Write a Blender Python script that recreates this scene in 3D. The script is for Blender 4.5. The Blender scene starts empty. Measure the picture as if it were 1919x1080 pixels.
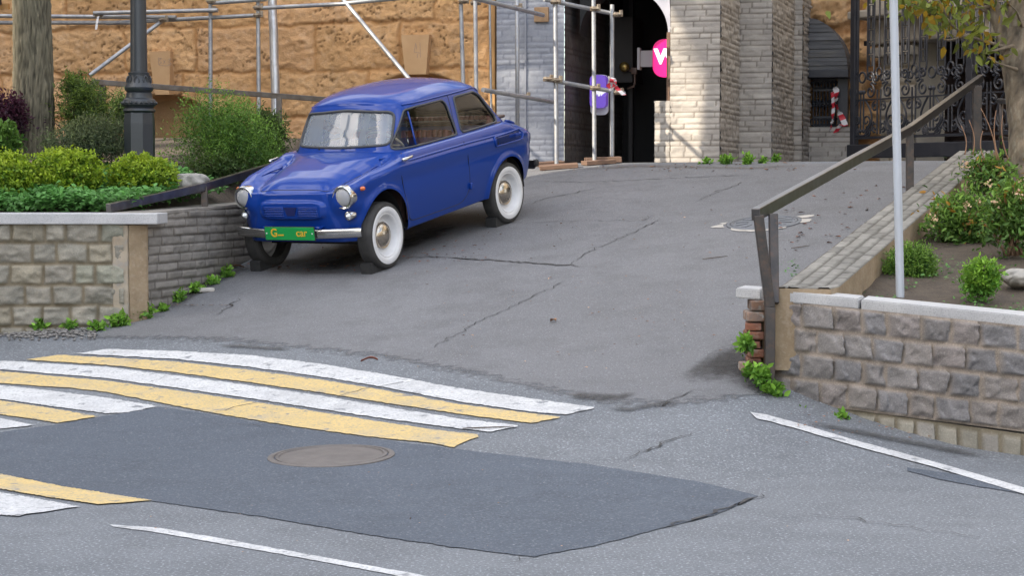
import bpy, bmesh, math, random
import numpy as np
from mathutils import Vector, Matrix
from math import radians, sin, cos, tan, pi, sqrt, atan2

C = bpy.context.scene.collection
SC = bpy.context.scene
# ------------------------------------------------------------------ camera
W, H, F = 1919.0, 1080.0, 3700.0
CZ = 1.5
PITCH = radians(-3.0)
cam = bpy.data.objects.new('camera', bpy.data.cameras.new('camera'))
C.objects.link(cam)
cam.location = (0, 0, CZ)
cam.rotation_euler = (radians(90) + PITCH, 0, 0)
cam.data.sensor_width = 36.0
cam.data.lens = F / W * 36.0
cam.data.clip_start = 0.1
cam.data.clip_end = 2000
SC.camera = cam
# ------------------------------------------------------------------ light
SUN_EL, SUN_AZ = radians(30), radians(242)      # azimuth clockwise from +Y (north)
wd = bpy.data.worlds.new('World'); SC.world = wd; wd.use_nodes = True
nt = wd.node_tree
sky = nt.nodes.new('ShaderNodeTexSky'); sky.sky_type = 'NISHITA'; sky.sun_disc = False
sky.sun_elevation = SUN_EL; sky.sun_rotation = SUN_AZ
sky.air_density = 1.0; sky.dust_density = 2.5; sky.ozone_density = 1.0
tcw = nt.nodes.new('ShaderNodeTexCoord'); mpw = nt.nodes.new('ShaderNodeMapping'); mpw.inputs['Scale'].default_value = (1, 1, 2.6)
cn_ = nt.nodes.new('ShaderNodeTexNoise'); cn_.inputs['Scale'].default_value = 2.1; cn_.inputs['Detail'].default_value = 9; cn_.inputs['Roughness'].default_value = .58
cr_ = nt.nodes.new('ShaderNodeMapRange'); cr_.inputs[1].default_value = .42; cr_.inputs[2].default_value = .62; cr_.inputs[4].default_value = .85
cm_ = nt.nodes.new('ShaderNodeMix'); cm_.data_type = 'RGBA'; cm_.inputs[7].default_value = (8.6, 8.3, 7.9, 1)        # sunlit broken cloud
nt.links.new(tcw.outputs['Generated'], mpw.inputs[0]); nt.links.new(mpw.outputs[0], cn_.inputs['Vector']); nt.links.new(cn_.outputs[0], cr_.inputs[0])
nt.links.new(cr_.outputs[0], cm_.inputs[0]); nt.links.new(sky.outputs[0], cm_.inputs[6]); nt.links.new(cm_.outputs[2], nt.nodes['Background'].inputs[0])
nt.nodes['Background'].inputs[1].default_value = 0.15
sl = bpy.data.lights.new('sun', 'SUN'); sl.energy = 2.9; sl.angle = radians(0.6); sl.color = (1.0, 0.9, 0.74)
so = bpy.data.objects.new('sun', sl); C.objects.link(so)
SUNV = Vector((sin(SUN_AZ) * cos(SUN_EL), cos(SUN_AZ) * cos(SUN_EL), sin(SUN_EL)))
so.rotation_euler = SUNV.to_track_quat('Z', 'Y').to_euler()
so.location = (0, 0, 30)
SC.view_settings.view_transform = 'Standard'; SC.view_settings.look = 'None'
SC.view_settings.exposure = 1.68; SC.view_settings.gamma = 1.0
SC.cycles.use_adaptive_sampling = True
SC.cycles.max_bounces = 6; SC.cycles.transparent_max_bounces = 12
SC.cycles.caustics_reflective = False; SC.cycles.caustics_refractive = False
try:
    SC.cycles.use_denoising = True
except Exception:
    pass

# ------------------------------------------------------------------ pixel <-> place
_c, _s = cos(PITCH), sin(PITCH)
def rayv(px, py):
    a = (np.asarray(px, float) - W / 2) / F; b = (np.asarray(py, float) - H / 2) / F
    return np.stack([a, _c + b * _s, _s - b * _c], -1)
def P(px, py, D):                    # the point seen at a pixel, D metres away along +Y
    d = rayv(px, py)
    t = np.asarray(D, float) / d[..., 1]
    return d * t[..., None] + np.array([0, 0, CZ])
ROADZ, TOPZ = 0.0, 1.75
def smax(a, b, k):
    h = np.clip(0.5 + 0.5 * (a - b) / k, 0, 1)
    return b + (a - b) * h + k * h * (1 - h)
def Hg(x, y):                        # ground height: road, ramp, court in front of the building
    x = np.asarray(x, float); y = np.asarray(y, float)
    e = np.clip(smax(x - (1.45 + .377 * (y - 12.2)), 0 * x, .35), 0, 1.6)      # the street falls away past the ramp's right edge
    pl = 0.963 + 0.0922 * (x - e + 1.086) + 0.1525 * (y - 17.96) - .16 * e
    z = smax(pl, 0 * pl + ROADZ, 0.30)
    return -smax(-z, 0 * pl - TOPZ, 0.14)
def G(px, py, off=0.0):              # the ground point seen at a pixel
    d = rayv(px, py)
    px = np.asarray(px, float)
    lo = np.full(d.shape[:-1], 2.0); hi = np.full(d.shape[:-1], 2.0)
    ts = np.linspace(4, 40, 721)
    done = np.zeros(d.shape[:-1], bool)
    prev = np.full(d.shape[:-1], 3.9)
    for t in ts:
        q = d * t
        below = (q[..., 2] + CZ) < Hg(q[..., 0], q[..., 1]) + off
        new = below & ~done
        lo = np.where(new, prev, lo); hi = np.where(new, t, hi); done |= below
        prev = np.full_like(prev, t)
    lo = np.where(done, lo, 40); hi = np.where(done, hi, 40)
    for _ in range(18):
        m = (lo + hi) / 2; q = d * m[..., None]
        below = (q[..., 2] + CZ) < Hg(q[..., 0], q[..., 1]) + off
        hi = np.where(below, m, hi); lo = np.where(below, lo, m)
    q = d * hi[..., None]
    q[..., 2] = Hg(q[..., 0], q[..., 1]) + off
    return q

# ------------------------------------------------------------------ mesh helpers
def link(o, parent=None):
    C.objects.link(o)
    if parent is not None: o.parent = parent
    return o
def mk(name, V, Fc, mat, parent=None, smooth=False, col=None):
    me = bpy.data.meshes.new(name)
    V = np.asarray(V, float)
    if isinstance(Fc, np.ndarray):
        n, k = Fc.shape
        me.vertices.add(len(V)); me.vertices.foreach_set('co', V.ravel())
        me.loops.add(n * k); me.loops.foreach_set('vertex_index', Fc.astype(np.int32).ravel())
        me.polygons.add(n); me.polygons.foreach_set('loop_start', np.arange(0, n * k, k, dtype=np.int32))
        me.update(calc_edges=True)
    else:
        me.from_pydata(V.tolist(), [], [list(map(int, f)) for f in Fc]); me.update()
    if col is not None:
        a = me.color_attributes.new('col', 'FLOAT_COLOR', 'POINT')
        cc = np.ones((len(V), 4)); cc[:, :3] = col
        a.data.foreach_set('color', cc.ravel())
    if smooth: me.polygons.foreach_set('use_smooth', [True] * len(me.polygons))
    if mat is not None: me.materials.append(mat)
    return link(bpy.data.objects.new(name, me), parent)
def tag(o, label=None, cat=None, group=None, kind=None):
    if label: o['label'] = label
    if cat: o['category'] = cat
    if group: o['group'] = group
    if kind: o['kind'] = kind
    return o
def empty(name, loc=(0, 0, 0), rz=0.0):
    o = bpy.data.objects.new(name, None); C.objects.link(o)
    o.location = loc; o.rotation_euler = (0, 0, rz); o.empty_display_size = 0.1
    return o
def structure(o): o['kind'] = 'structure'; return o
def child(o, parent):                # parent an already built world-space mesh, keeping its place
    o.parent = parent; o.matrix_parent_inverse = parent_matrix(parent).inverted(); return o
def parent_matrix(p):
    return Matrix.LocRotScale(p.location, p.rotation_euler, None)

class MB:
    def __init__(s): s.V = []; s.F = []; s.n = 0; s.cols = []
    def add(s, V, Fc, col=None):
        V = np.asarray(V, float)
        s.V.append(V); s.F += [[int(i) + s.n for i in f] for f in Fc]; s.n += len(V)
        s.cols.append(np.tile(np.asarray(col if col is not None else (1, 1, 1), float), (len(V), 1)) if np.ndim(col) < 2 else col)
        return s
    def box(s, c, d, rz=0.0, M=None, bev=0.0, col=None):
        x, y, z = d[0] / 2, d[1] / 2, d[2] / 2
        if bev <= 0:
            V = np.array([(a * x, b * y, e * z) for e in (-1, 1) for b in (-1, 1) for a in (-1, 1)])
            Fc = [(0, 2, 3, 1), (4, 5, 7, 6), (0, 1, 5, 4), (2, 6, 7, 3), (0, 4, 6, 2), (1, 3, 7, 5)]
        else:
            bm = bmesh.new(); bmesh.ops.create_cube(bm, size=1)
            bmesh.ops.scale(bm, vec=d, verts=bm.verts)
            bmesh.ops.bevel(bm, geom=bm.edges[:], offset=bev, segments=2, profile=0.5, affect='EDGES')
            bm.verts.index_update()
            V = np.array([v.co[:] for v in bm.verts]); Fc = [[v.index for v in f.verts] for f in bm.faces]; bm.free()
        if M is not None: V = V @ np.asarray(M, float).T
        elif rz:
            R = np.array([[cos(rz), -sin(rz), 0], [sin(rz), cos(rz), 0], [0, 0, 1]]); V = V @ R.T
        return s.add(V + np.asarray(c, float), Fc, col)
    def beam(s, p, q, w, h, up=(0, 0, 1), bev=0.0, col=None):
        p = np.asarray(p, float); q = np.asarray(q, float); d = q - p; L = np.linalg.norm(d); d = d / L
        r = np.cross(d, up); r /= np.linalg.norm(r); u = np.cross(r, d)
        return s.box((p + q) / 2, (L, w, h), M=np.stack([d, -r, u], 1), bev=bev, col=col)
    def tube(s, pts, r, seg=10, cap=True, closed=False, col=None):
        p = np.asarray(pts, float); n = len(p)
        r = np.full(n, r) if np.ndim(r) == 0 else np.asarray(r, float)
        if closed: t = np.roll(p, -1, 0) - np.roll(p, 1, 0)
        else: t = np.gradient(p, axis=0)
        t /= np.maximum(np.linalg.norm(t, axis=1, keepdims=True), 1e-9)
        a = np.array([0, 0, 1.0]) if abs(t[0, 2]) < 0.9 else np.array([1.0, 0, 0])
        nrm = np.cross(t[0], a); nrm /= np.linalg.norm(nrm)
        V = []; ang = np.linspace(0, 2 * pi, seg, endpoint=False)
        for i in range(n):
            nrm = nrm - t[i] * nrm.dot(t[i]); nrm /= max(np.linalg.norm(nrm), 1e-9)
            b = np.cross(t[i], nrm)
            V.append(p[i] + r[i] * (np.cos(ang)[:, None] * nrm + np.sin(ang)[:, None] * b))
        V = np.concatenate(V); Fc = []
        for i in range(n if closed else n - 1):
            j = (i + 1) % n
            for k in range(seg):
                l = (k + 1) % seg; Fc.append((i * seg + k, i * seg + l, j * seg + l, j * seg + k))
        if cap and not closed:
            Fc.append(list(range(seg))[::-1]); Fc.append([(n - 1) * seg + k for k in range(seg)])
        return s.add(V, Fc, col)
    def lathe(s, prof, seg=24, c=(0, 0, 0), M=None, cap=False, col=None):   # prof: (radius, height) about +Z
        prof = np.asarray(prof, float); ang = np.linspace(0, 2 * pi, seg, endpoint=False); n = len(prof)
        V = np.stack([np.outer(prof[:, 0], np.cos(ang)), np.outer(prof[:, 0], np.sin(ang)), np.repeat(prof[:, 1][:, None], seg, 1)], -1).reshape(-1, 3)
        Fc = [(i * seg + k, i * seg + (k + 1) % seg, (i + 1) * seg + (k + 1) % seg, (i + 1) * seg + k) for i in range(n - 1) for k in range(seg)]
        if cap: Fc.append(list(range(seg))[::-1]); Fc.append([(n - 1) * seg + k for k in range(seg)])
        if M is not None: V = V @ np.asarray(M, float).T
        return s.add(V + np.asarray(c, float), Fc, col)
    def prism(s, poly, h0, h1, fn=None, col=None):      # polygon (x,y) extruded h0..h1 along z; fn maps to place
        poly = np.asarray(poly, float); n = len(poly)
        V = np.concatenate([np.c_[poly, np.full(n, h0)], np.c_[poly, np.full(n, h1)]])
        Fc = [list(range(n))[::-1], list(range(n, 2 * n))] + [(i, (i + 1) % n, n + (i + 1) % n, n + i) for i in range(n)]
        if fn is not None: V = fn(V)
        return s.add(V, Fc, col)
    def build(s, name, mat, parent=None, smooth=False, angle=None, col=False):
        if not s.V: return None
        o = mk(name, np.concatenate(s.V), s.F, mat, parent, smooth, np.concatenate(s.cols))
        if smooth and angle is not None:
            bm = bmesh.new(); bm.from_mesh(o.data)
            for e in bm.edges:
                if len(e.link_faces) == 2 and e.calc_face_angle(0) > radians(angle): e.smooth = False
            bm.to_mesh(o.data); bm.free()
        return o
def grid_faces(nu, nv, mask=None, closed_u=False):       # vertex (i,j) -> i*nv+j
    i = np.arange(nu if closed_u else nu - 1); j = np.arange(nv - 1)
    I, J = np.meshgrid(i, j, indexing='ij'); I2 = (I + 1) % nu
    Fc = np.stack([I * nv + J, I2 * nv + J, I2 * nv + J + 1, I * nv + J + 1], -1)
    return Fc[mask] if mask is not None else Fc.reshape(-1, 4)
def grid_obj(name, Pg, mat, parent=None, smooth=True, col=None, flip=False):
    nu, nv = Pg.shape[:2]; Fc = grid_faces(nu, nv)
    if flip: Fc = Fc[:, ::-1]
    return mk(name, Pg.reshape(-1, 3), Fc, mat, parent, smooth, None if col is None else col.reshape(-1, 3))

# ------------------------------------------------------------------ noise
_rng = np.random.RandomState(7); _T = _rng.rand(256, 256)
def vnoise(x, y, seed=0):
    x = np.asarray(x, float) + seed * 17.31; y = np.asarray(y, float) + seed * 9.77
    xi = np.floor(x).astype(int); yi = np.floor(y).astype(int); fx = x - xi; fy = y - yi
    fx = fx * fx * (3 - 2 * fx); fy = fy * fy * (3 - 2 * fy)
    g = lambda a, b: _T[a % 256, b % 256]
    return (g(xi, yi) * (1 - fx) + g(xi + 1, yi) * fx) * (1 - fy) + (g(xi, yi + 1) * (1 - fx) + g(xi + 1, yi + 1) * fx) * fy
def fbm(x, y, o=4, seed=0):
    v = 0; a = 0.5; s = 0
    for k in range(o):
        v = v + a * vnoise(x * 2 ** k, y * 2 ** k, seed + k * 3); s += a; a *= 0.5
    return v / s
def hsh(a, b, seed=0):
    return _T[(np.asarray(a, int) * 37 + seed * 11 + np.asarray(b, int) * 5) % 256, (np.asarray(b, int) * 71 + seed * 29 + np.asarray(a, int) * 3) % 256]
def sstep(a, b, x):
    t = np.clip((x - a) / (b - a), 0, 1); return t * t * (3 - 2 * t)

# ------------------------------------------------------------------ materials
def M(name, col, col2=None, scale=8.0, rough=0.7, metal=0.0, bump=0.0, bscale=60.0, attr=False, spec=0.5,
      detail=6.0, coat=0.0, rough2=None, speck=None, speck_scale=180.0, speck_amt=0.25, stretch=None, ramp=(0.35, 0.65), trans=0.0, emit=None, estr=1.0):
    m = bpy.data.materials.new(name); m.use_nodes = True; t = m.node_tree; n = t.nodes; L = t.links.new
    b = n['Principled BSDF']; b.inputs['Roughness'].default_value = rough; b.inputs['Metallic'].default_value = metal
    b.inputs['Specular IOR Level'].default_value = spec
    if coat: b.inputs['Coat Weight'].default_value = coat; b.inputs['Coat Roughness'].default_value = 0.04
    tc = n.new('ShaderNodeTexCoord'); vec = tc.outputs['Object']
    if stretch:
        mp = n.new('ShaderNodeMapping'); mp.inputs['Scale'].default_value = stretch; L(vec, mp.inputs[0]); vec = mp.outputs[0]
    out = None
    def noise(sc, det=detail):
        q = n.new('ShaderNodeTexNoise'); q.inputs['Scale'].default_value = sc; q.inputs['Detail'].default_value = det
        q.inputs['Roughness'].default_value = 0.6; L(vec, q.inputs['Vector']); return q
    def mix(fac, a, bb, mode='MIX'):
        q = n.new('ShaderNodeMix'); q.data_type = 'RGBA'; q.blend_type = mode
        for sock, val in ((q.inputs[0], fac), (q.inputs[6], a), (q.inputs[7], bb)):
            if hasattr(val, 'is_linked') or hasattr(val, 'links'): L(val, sock)
            else: sock.default_value = val if isinstance(val, float) else (*val, 1)
        return q.outputs[2]
    cur = tuple(col)
    if col2 is not None:
        q = noise(scale); r = n.new('ShaderNodeMapRange'); r.inputs[1].default_value = ramp[0]; r.inputs[2].default_value = ramp[1]
        L(q.outputs[0], r.inputs[0]); cur = mix(r.outputs[0], cur, tuple(col2))
        if rough2 is not None:
            r2 = n.new('ShaderNodeMapRange'); r2.inputs[3].default_value = rough; r2.inputs[4].default_value = rough2
            L(r.outputs[0], r2.inputs[0]); L(r2.outputs[0], b.inputs['Roughness'])
    if speck is not None:
        q = noise(speck_scale, 3.0); r = n.new('ShaderNodeMapRange'); r.inputs[1].default_value = 0.5; r.inputs[2].default_value = 0.68
        r.inputs[4].default_value = speck_amt; L(q.outputs[0], r.inputs[0]); cur = mix(r.outputs[0], cur, tuple(speck))
    if attr:
        a = n.new('ShaderNodeAttribute'); a.attribute_name = 'col'
        cur = mix(1.0, cur, a.outputs['Color'], 'MULTIPLY')
    if isinstance(cur, tuple): b.inputs['Base Color'].default_value = (*cur, 1)
    else: L(cur, b.inputs['Base Color'])
    if bump:
        q = noise(bscale, 5.0); bp = n.new('ShaderNodeBump'); bp.inputs['Strength'].default_value = bump; bp.inputs['Distance'].default_value = 0.01
        L(q.outputs[0], bp.inputs['Height']); L(bp.outputs[0], b.inputs['Normal'])
    if trans:
        tr = n.new('ShaderNodeBsdfTranslucent'); ms = n.new('ShaderNodeMixShader'); ms.inputs[0].default_value = trans
        if isinstance(cur, tuple): tr.inputs[0].default_value = (*cur, 1)
        else: L(cur, tr.inputs[0])
        L(b.outputs[0], ms.inputs[1]); L(tr.outputs[0], ms.inputs[2]); L(ms.outputs[0], n['Material Output'].inputs[0])
    if emit is not None:
        b.inputs['Emission Color'].default_value = (*emit, 1); b.inputs['Emission Strength'].default_value = estr
    return m
def asphalt(name, c1, c2, c3, rough=0.8, grain=150.0, light=(0.42, 0.43, 0.45), lamt=0.5, dark=(0.05, 0.05, 0.055), big=0.55):
    m = bpy.data.materials.new(name); m.use_nodes = True; t = m.node_tree; n = t.nodes; L = t.links.new
    b = n['Principled BSDF']; b.inputs['Roughness'].default_value = rough; b.inputs['Specular IOR Level'].default_value = 0.35
    tc = n.new('ShaderNodeTexCoord'); vec = tc.outputs['Object']
    def noise(sc, det=5.0, ro=0.6):
        q = n.new('ShaderNodeTexNoise'); q.inputs['Scale'].default_value = sc; q.inputs['Detail'].default_value = det; q.inputs['Roughness'].default_value = ro
        L(vec, q.inputs['Vector']); return q.outputs[0]
    def rng(s, a, bb, lo=0.0, hi=1.0):
        r = n.new('ShaderNodeMapRange'); r.inputs[1].default_value = a; r.inputs[2].default_value = bb; r.inputs[3].default_value = lo; r.inputs[4].default_value = hi
        L(s, r.inputs[0]); return r.outputs[0]
    def mix(fac, a, bb):
        q = n.new('ShaderNodeMix'); q.data_type = 'RGBA'
        for sock, val in ((q.inputs[0], fac), (q.inputs[6], a), (q.inputs[7], bb)):
            if isinstance(val, tuple): sock.default_value = (*val, 1)
            else: L(val, sock)
        return q.outputs[2]
    c = mix(rng(noise(big, 6.0), 0.35, 0.65), c1, c2)
    c = mix(rng(noise(2.3, 8.0, 0.7), 0.46, 0.68, 0.0, 0.75), c, c3)
    c = mix(rng(noise(28.0, 4.0), 0.3, 0.75, 0.0, 0.35), c, c3)
    c = mix(rng(noise(grain, 2.0), 0.56, 0.68, 0.0, lamt), c, light)
    c = mix(rng(noise(grain * 0.8 + 13, 2.0), 0.60, 0.72, 0.0, 0.75), c, dark)
    v = n.new('ShaderNodeTexVoronoi'); v.inputs['Scale'].default_value = 9.0; L(vec, v.inputs['Vector'])
    c = mix(rng(v.outputs['Distance'], 0.03, 0.045, 0.55, 0.0), c, (0.6, 0.6, 0.58))
    L(c, b.inputs['Base Color'])
    bp = n.new('ShaderNodeBump'); bp.inputs['Strength'].default_value = 0.45; bp.inputs['Distance'].default_value = 0.012
    L(noise(grain * 0.6, 4.0), bp.inputs['Height']); L(bp.outputs[0], b.inputs['Normal'])
    return m

# ------------------------------------------------------------------ ground and road
m_road = asphalt('road asphalt', (0.176, 0.188, 0.203), (0.146, 0.157, 0.171), (0.112, 0.12, 0.132), grain=70.0, light=(0.40, 0.42, 0.45), lamt=0.75, dark=(.06, .065, .075))
m_drive = asphalt('drive asphalt', (0.178, 0.179, 0.188), (0.150, 0.151, 0.159), (0.115, 0.115, 0.119), grain=95.0, lamt=0.42)
def soft_edge(m, lo=.75, hi=1.15, sc=14.0):
    t = m.node_tree; n = t.nodes; L = t.links.new; b = n['Principled BSDF']; a = n.new('ShaderNodeAttribute'); a.attribute_name = 'col'
    tc = n.new('ShaderNodeTexCoord'); q = n.new('ShaderNodeTexNoise'); q.inputs['Scale'].default_value = sc; q.inputs['Detail'].default_value = 6; L(tc.outputs['Object'], q.inputs['Vector'])
    ad = n.new('ShaderNodeMath'); ad.operation = 'ADD'; L(a.outputs['Fac'], ad.inputs[0]); L(q.outputs[0], ad.inputs[1])
    r = n.new('ShaderNodeMapRange'); r.inputs[1].default_value = lo; r.inputs[2].default_value = hi; L(ad.outputs[0], r.inputs[0])
    tr = n.new('ShaderNodeBsdfTransparent'); ms = n.new('ShaderNodeMixShader'); L(r.outputs[0], ms.inputs[0]); L(tr.outputs[0], ms.inputs[1]); L(b.outputs[0], ms.inputs[2]); L(ms.outputs[0], n['Material Output'].inputs[0])
soft_edge(m_drive)
m_patch = asphalt('patch asphalt', (0.092, 0.109, 0.137), (0.077, 0.092, 0.116), (0.062, 0.075, 0.095), grain=75.0, light=(0.24, 0.255, 0.28), lamt=0.62, dark=(0.03, 0.03, 0.035))
def roadpaint(name, c1, c2):
    m = M(name, c1, c2, 5, .75, bump=.35, bscale=120); t = m.node_tree; n = t.nodes; L = t.links.new; b = n['Principled BSDF']
    src = b.inputs['Base Color'].links[0].from_socket; tc = n.new('ShaderNodeTexCoord'); cur = src
    for sc_, lo, hi, amt, colr in ((55, .47, .64, .6, (.20, .21, .22)), (9, .575, .64, .85, (.17, .18, .195)), (2.2, .48, .68, .42, (.30, .30, .30)), (170, .56, .66, .5, (.22, .22, .23))):
        q = n.new('ShaderNodeTexNoise'); q.inputs['Scale'].default_value = sc_; q.inputs['Detail'].default_value = 7; q.inputs['Roughness'].default_value = .7; L(tc.outputs['Object'], q.inputs['Vector'])
        r = n.new('ShaderNodeMapRange'); r.inputs[1].default_value = lo; r.inputs[2].default_value = hi; r.inputs[4].default_value = amt; L(q.outputs[0], r.inputs[0])
        x = n.new('ShaderNodeMix'); x.data_type = 'RGBA'; L(r.outputs[0], x.inputs[0]); L(cur, x.inputs[6]); x.inputs[7].default_value = (*colr, 1); cur = x.outputs[2]
    L(cur, b.inputs['Base Color']); return m
m_white = roadpaint('white road paint', (0.66, 0.66, 0.655), (0.57, 0.57, 0.575)); m_yellow = roadpaint('yellow road paint', (0.68, 0.49, 0.19), (0.60, 0.44, 0.18))
m_crack = M('crack tar', (0.035, 0.034, 0.034), (0.085, 0.083, 0.082), 16, 0.95)

def stain_or_shade(name, c, dens=0.85, sc=5.0):
    m = asphalt(name, c, tuple(q * 1.5 for q in c), tuple(q * .7 for q in c), grain=120.0, light=(0.22, 0.21, 0.2), lamt=0.4)
    t = m.node_tree; n = t.nodes; L = t.links.new; b = n['Principled BSDF']
    a = n.new('ShaderNodeAttribute'); a.attribute_name = 'col'
    tc = n.new('ShaderNodeTexCoord'); q = n.new('ShaderNodeTexNoise'); q.inputs['Scale'].default_value = sc * 2; q.inputs['Detail'].default_value = 8; q.inputs['Roughness'].default_value = .7; L(tc.outputs['Object'], q.inputs['Vector'])
    ad = n.new('ShaderNodeMath'); ad.operation = 'ADD'; L(a.outputs['Fac'], ad.inputs[0]); L(q.outputs[0], ad.inputs[1])
    r = n.new('ShaderNodeMapRange'); r.inputs[1].default_value = 1.0; r.inputs[2].default_value = 1.6; r.inputs[4].default_value = dens; L(ad.outputs[0], r.inputs[0])
    tr = n.new('ShaderNodeBsdfTransparent'); ms = n.new('ShaderNodeMixShader'); L(r.outputs[0], ms.inputs[0]); L(tr.outputs[0], ms.inputs[1]); L(b.outputs[0], ms.inputs[2]); L(ms.outputs[0], n['Material Output'].inputs[0])
    return m
def spaced(a, b, step_near, near):
    out = [a]
    while out[-1] < b:
        d = max(0, abs(out[-1]) - near); out.append(out[-1] + step_near + 0.12 * d)
    return np.array(out)
gx = np.concatenate([-spaced(0.0, 150, 0.11, 6)[:0:-1], spaced(0.0, 150, 0.11, 6)])
gy = np.concatenate([-spaced(0.0, 150, 1.0, 10)[:0:-1], np.arange(0, 5, 0.5), np.arange(5, 25, 0.11), 25 + spaced(0.0, 160, 0.5, 5)])
GX, GY = np.meshgrid(gx, gy, indexing='ij')
structure(grid_obj('ground', np.stack([GX, GY, Hg(GX, GY)], -1), m_road))

def resample(pts, n):
    p = np.asarray(pts, float); d = np.r_[0, np.cumsum(np.linalg.norm(np.diff(p, axis=0), axis=1))]
    t = np.linspace(0, d[-1], n); return np.stack([np.interp(t, d, p[:, k]) for k in range(p.shape[1])], 1)
def drape(name, top, bot, mat, off, n=60, m=6, jit=0.0, seed=0, ends=0.0, fade=False):       # sheet between two pixel polylines laid on the ground
    a = resample(top, n); b = resample(bot, n); t = np.linspace(0, 1, m)[:, None, None]
    q = a[None] * (1 - t) + b[None] * t
    g = G(q[..., 0], q[..., 1], 0.0)
    if jit:
        r = np.random.RandomState(seed); w = r.randn(m, n) * jit; w[1:-1] = 0
        k = np.array([0.25, 0.5, 0.25]); 
        for i in (0, -1): w[i] = np.convolve(w[i], k, 'same') 
        g[..., 1] += w
        g[:, 0, 0] += r.randn(m) * ends; g[:, -1, 0] += r.randn(m) * ends
    g[..., 2] = Hg(g[..., 0], g[..., 1]) + off
    col = None
    if fade == 2:
        f = np.minimum(1, .15 + 14 * np.linspace(1, 0, m)[::-1])[:, None] * np.ones((1, n)); col = np.repeat(f[..., None], 3, -1)
    elif fade:
        f = np.minimum(1, 2.2 * np.minimum(np.linspace(0, 1, m), np.linspace(1, 0, m)))[:, None] * np.minimum(1, 4 * np.minimum(np.linspace(0, 1, n), np.linspace(1, 0, n)))[None]
        col = np.repeat(f[..., None], 3, -1)
    o = grid_obj(name, g, mat, col=col); structure(o); return o
def ribbon(name, px, width, mat, off, n=None, jit=0.02, seed=0, taper=True):
    r = np.random.RandomState(seed); g = G(*np.asarray(px, float).T)
    L = np.linalg.norm(np.diff(g, axis=0), axis=1).sum(); n = n or max(8, int(L / 0.05))
    g = resample(g, n); g[:, :2] += np.cumsum(r.randn(n, 2), 0) * jit * 0.15 + r.randn(n, 2) * jit * 0.5
    t = np.gradient(g[:, :2], axis=0); t /= np.linalg.norm(t, axis=1, keepdims=True); nn = np.stack([-t[:, 1], t[:, 0]], 1)
    w = width * (0.35 + 1.1 * r.rand(n))
    if taper: w *= np.minimum(1, np.minimum(np.arange(n), np.arange(n)[::-1]) / 4 + 0.15)
    A = g[:, :2] + nn * w[:, None] / 2; B = g[:, :2] - nn * w[:, None] / 2
    V = np.stack([np.c_[A, Hg(A[:, 0], A[:, 1]) + off], np.c_[B, Hg(B[:, 0], B[:, 1]) + off]], 0)
    return structure(grid_obj(name, V, mat))

# driveway sheet, from the road edge up to the building
drape('driveway', [(150, 641), (330, 641), (420, 646), (700, 676), (860, 706), (1118, 763), (1250, 768), (1450, 745)],
      [(930, 316), (1040, 308), (1150, 302), (1400, 306), (1600, 300), (1800, 290)], m_drive, 0.003, 160, 90, 0.0, 3, fade=2)
# crosswalk
tops = {
 'w1': ([(148, 664), (200, 656), (330, 660), (470, 668), (600, 684), (720, 704), (860, 730), (1000, 750), (1116, 766)], [(136, 664), (330, 675), (470, 690), (600, 708), (720, 728), (860, 755), (1000, 775), (1060, 780)]),
 'y1': ([(48, 676), (110, 667), (330, 680), (470, 696), (600, 714), (720, 734), (860, 760), (1000, 778), (1052, 784)], [(48, 676), (200, 686), (330, 700), (470, 719), (600, 738), (720, 757), (860, 778), (995, 796)]),
 'w2': ([(-120, 676), (24, 679), (200, 690), (330, 706), (470, 725), (600, 744), (720, 764), (860, 787), (975, 800)], [(-120, 688), (24, 696), (200, 711), (330, 729), (470, 749), (600, 769), (720, 787), (860, 806), (920, 812)]),
 'y2': ([(-120, 692), (0, 698), (200, 716), (330, 734), (470, 755), (600, 775), (720, 794), (830, 810), (900, 817)], [(-120, 712), (0, 720), (130, 729), (200, 737), (300, 757), (420, 780), (560, 803), (700, 822), (800, 832), (850, 841)]),
 'w3': ([(-120, 715), (0, 724), (100, 735), (200, 748), (297, 764)], [(-120, 742), (0, 750), (100, 764), (200, 777), (240, 775)]),
 'y3': ([(-120, 744), (0, 753), (80, 765), (184, 783)], [(-120, 774), (0, 779), (60, 787), (108, 795)]),
 'w4': ([(-120, 782), (0, 786), (62, 799)], [(-120, 800), (0, 806), (30, 803)]),
 'y4': ([(-160, 872), (0, 891), (120, 915), (283, 941)], [(-160, 898), (0, 919), (80, 933), (183, 948)]),
 'w5': ([(-160, 908), (0, 926), (60, 936), (146, 952)], [(-160, 950), (-60, 960), (0, 968), (30, 970)]),
}
for k, (a, b) in tops.items():
    drape('crosswalk_stripe', a, b, m_white if k[0] == 'w' else m_yellow, 0.0070, 300, 6, 0.008, ord(k[1]) % 7 + 1, 0.01)
# fresh darker asphalt patch across the crossing
drape('asphalt_patch', [(-160, 815), (0, 812), (110, 797), (186, 783), (300, 764), (420, 782), (560, 805), (700, 824), (850, 843), (1100, 872), (1300, 903), (1420, 931)],
      [(-160, 872), (0, 890), (140, 917), (283, 941), (500, 972), (700, 1006), (850, 1028), (1000, 1046), (1120, 1024), (1240, 992), (1340, 968), (1420, 932)], m_patch, 0.0040, 320, 22, 0.009, 5)
drape('lane_line', [(205, 985), (300, 992), (430, 1014), (560, 1038), (700, 1064), (790, 1080), (1000, 1120)], [(212, 989), (300, 1001), (430, 1024), (560, 1047), (690, 1071), (780, 1088), (1000, 1128)], m_white, 0.0035, 160, 3, 0.005, 9)
drape('edge_line', [(1406, 775), (1434, 779), (1500, 797), (1600, 827), (1750, 868), (1919, 917), (2100, 965)], [(1418, 787), (1442, 792), (1500, 808), (1600, 838), (1750, 878), (1919, 929), (2100, 978)], m_white, 0.0070, 160, 3, 0.004, 11)
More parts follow.
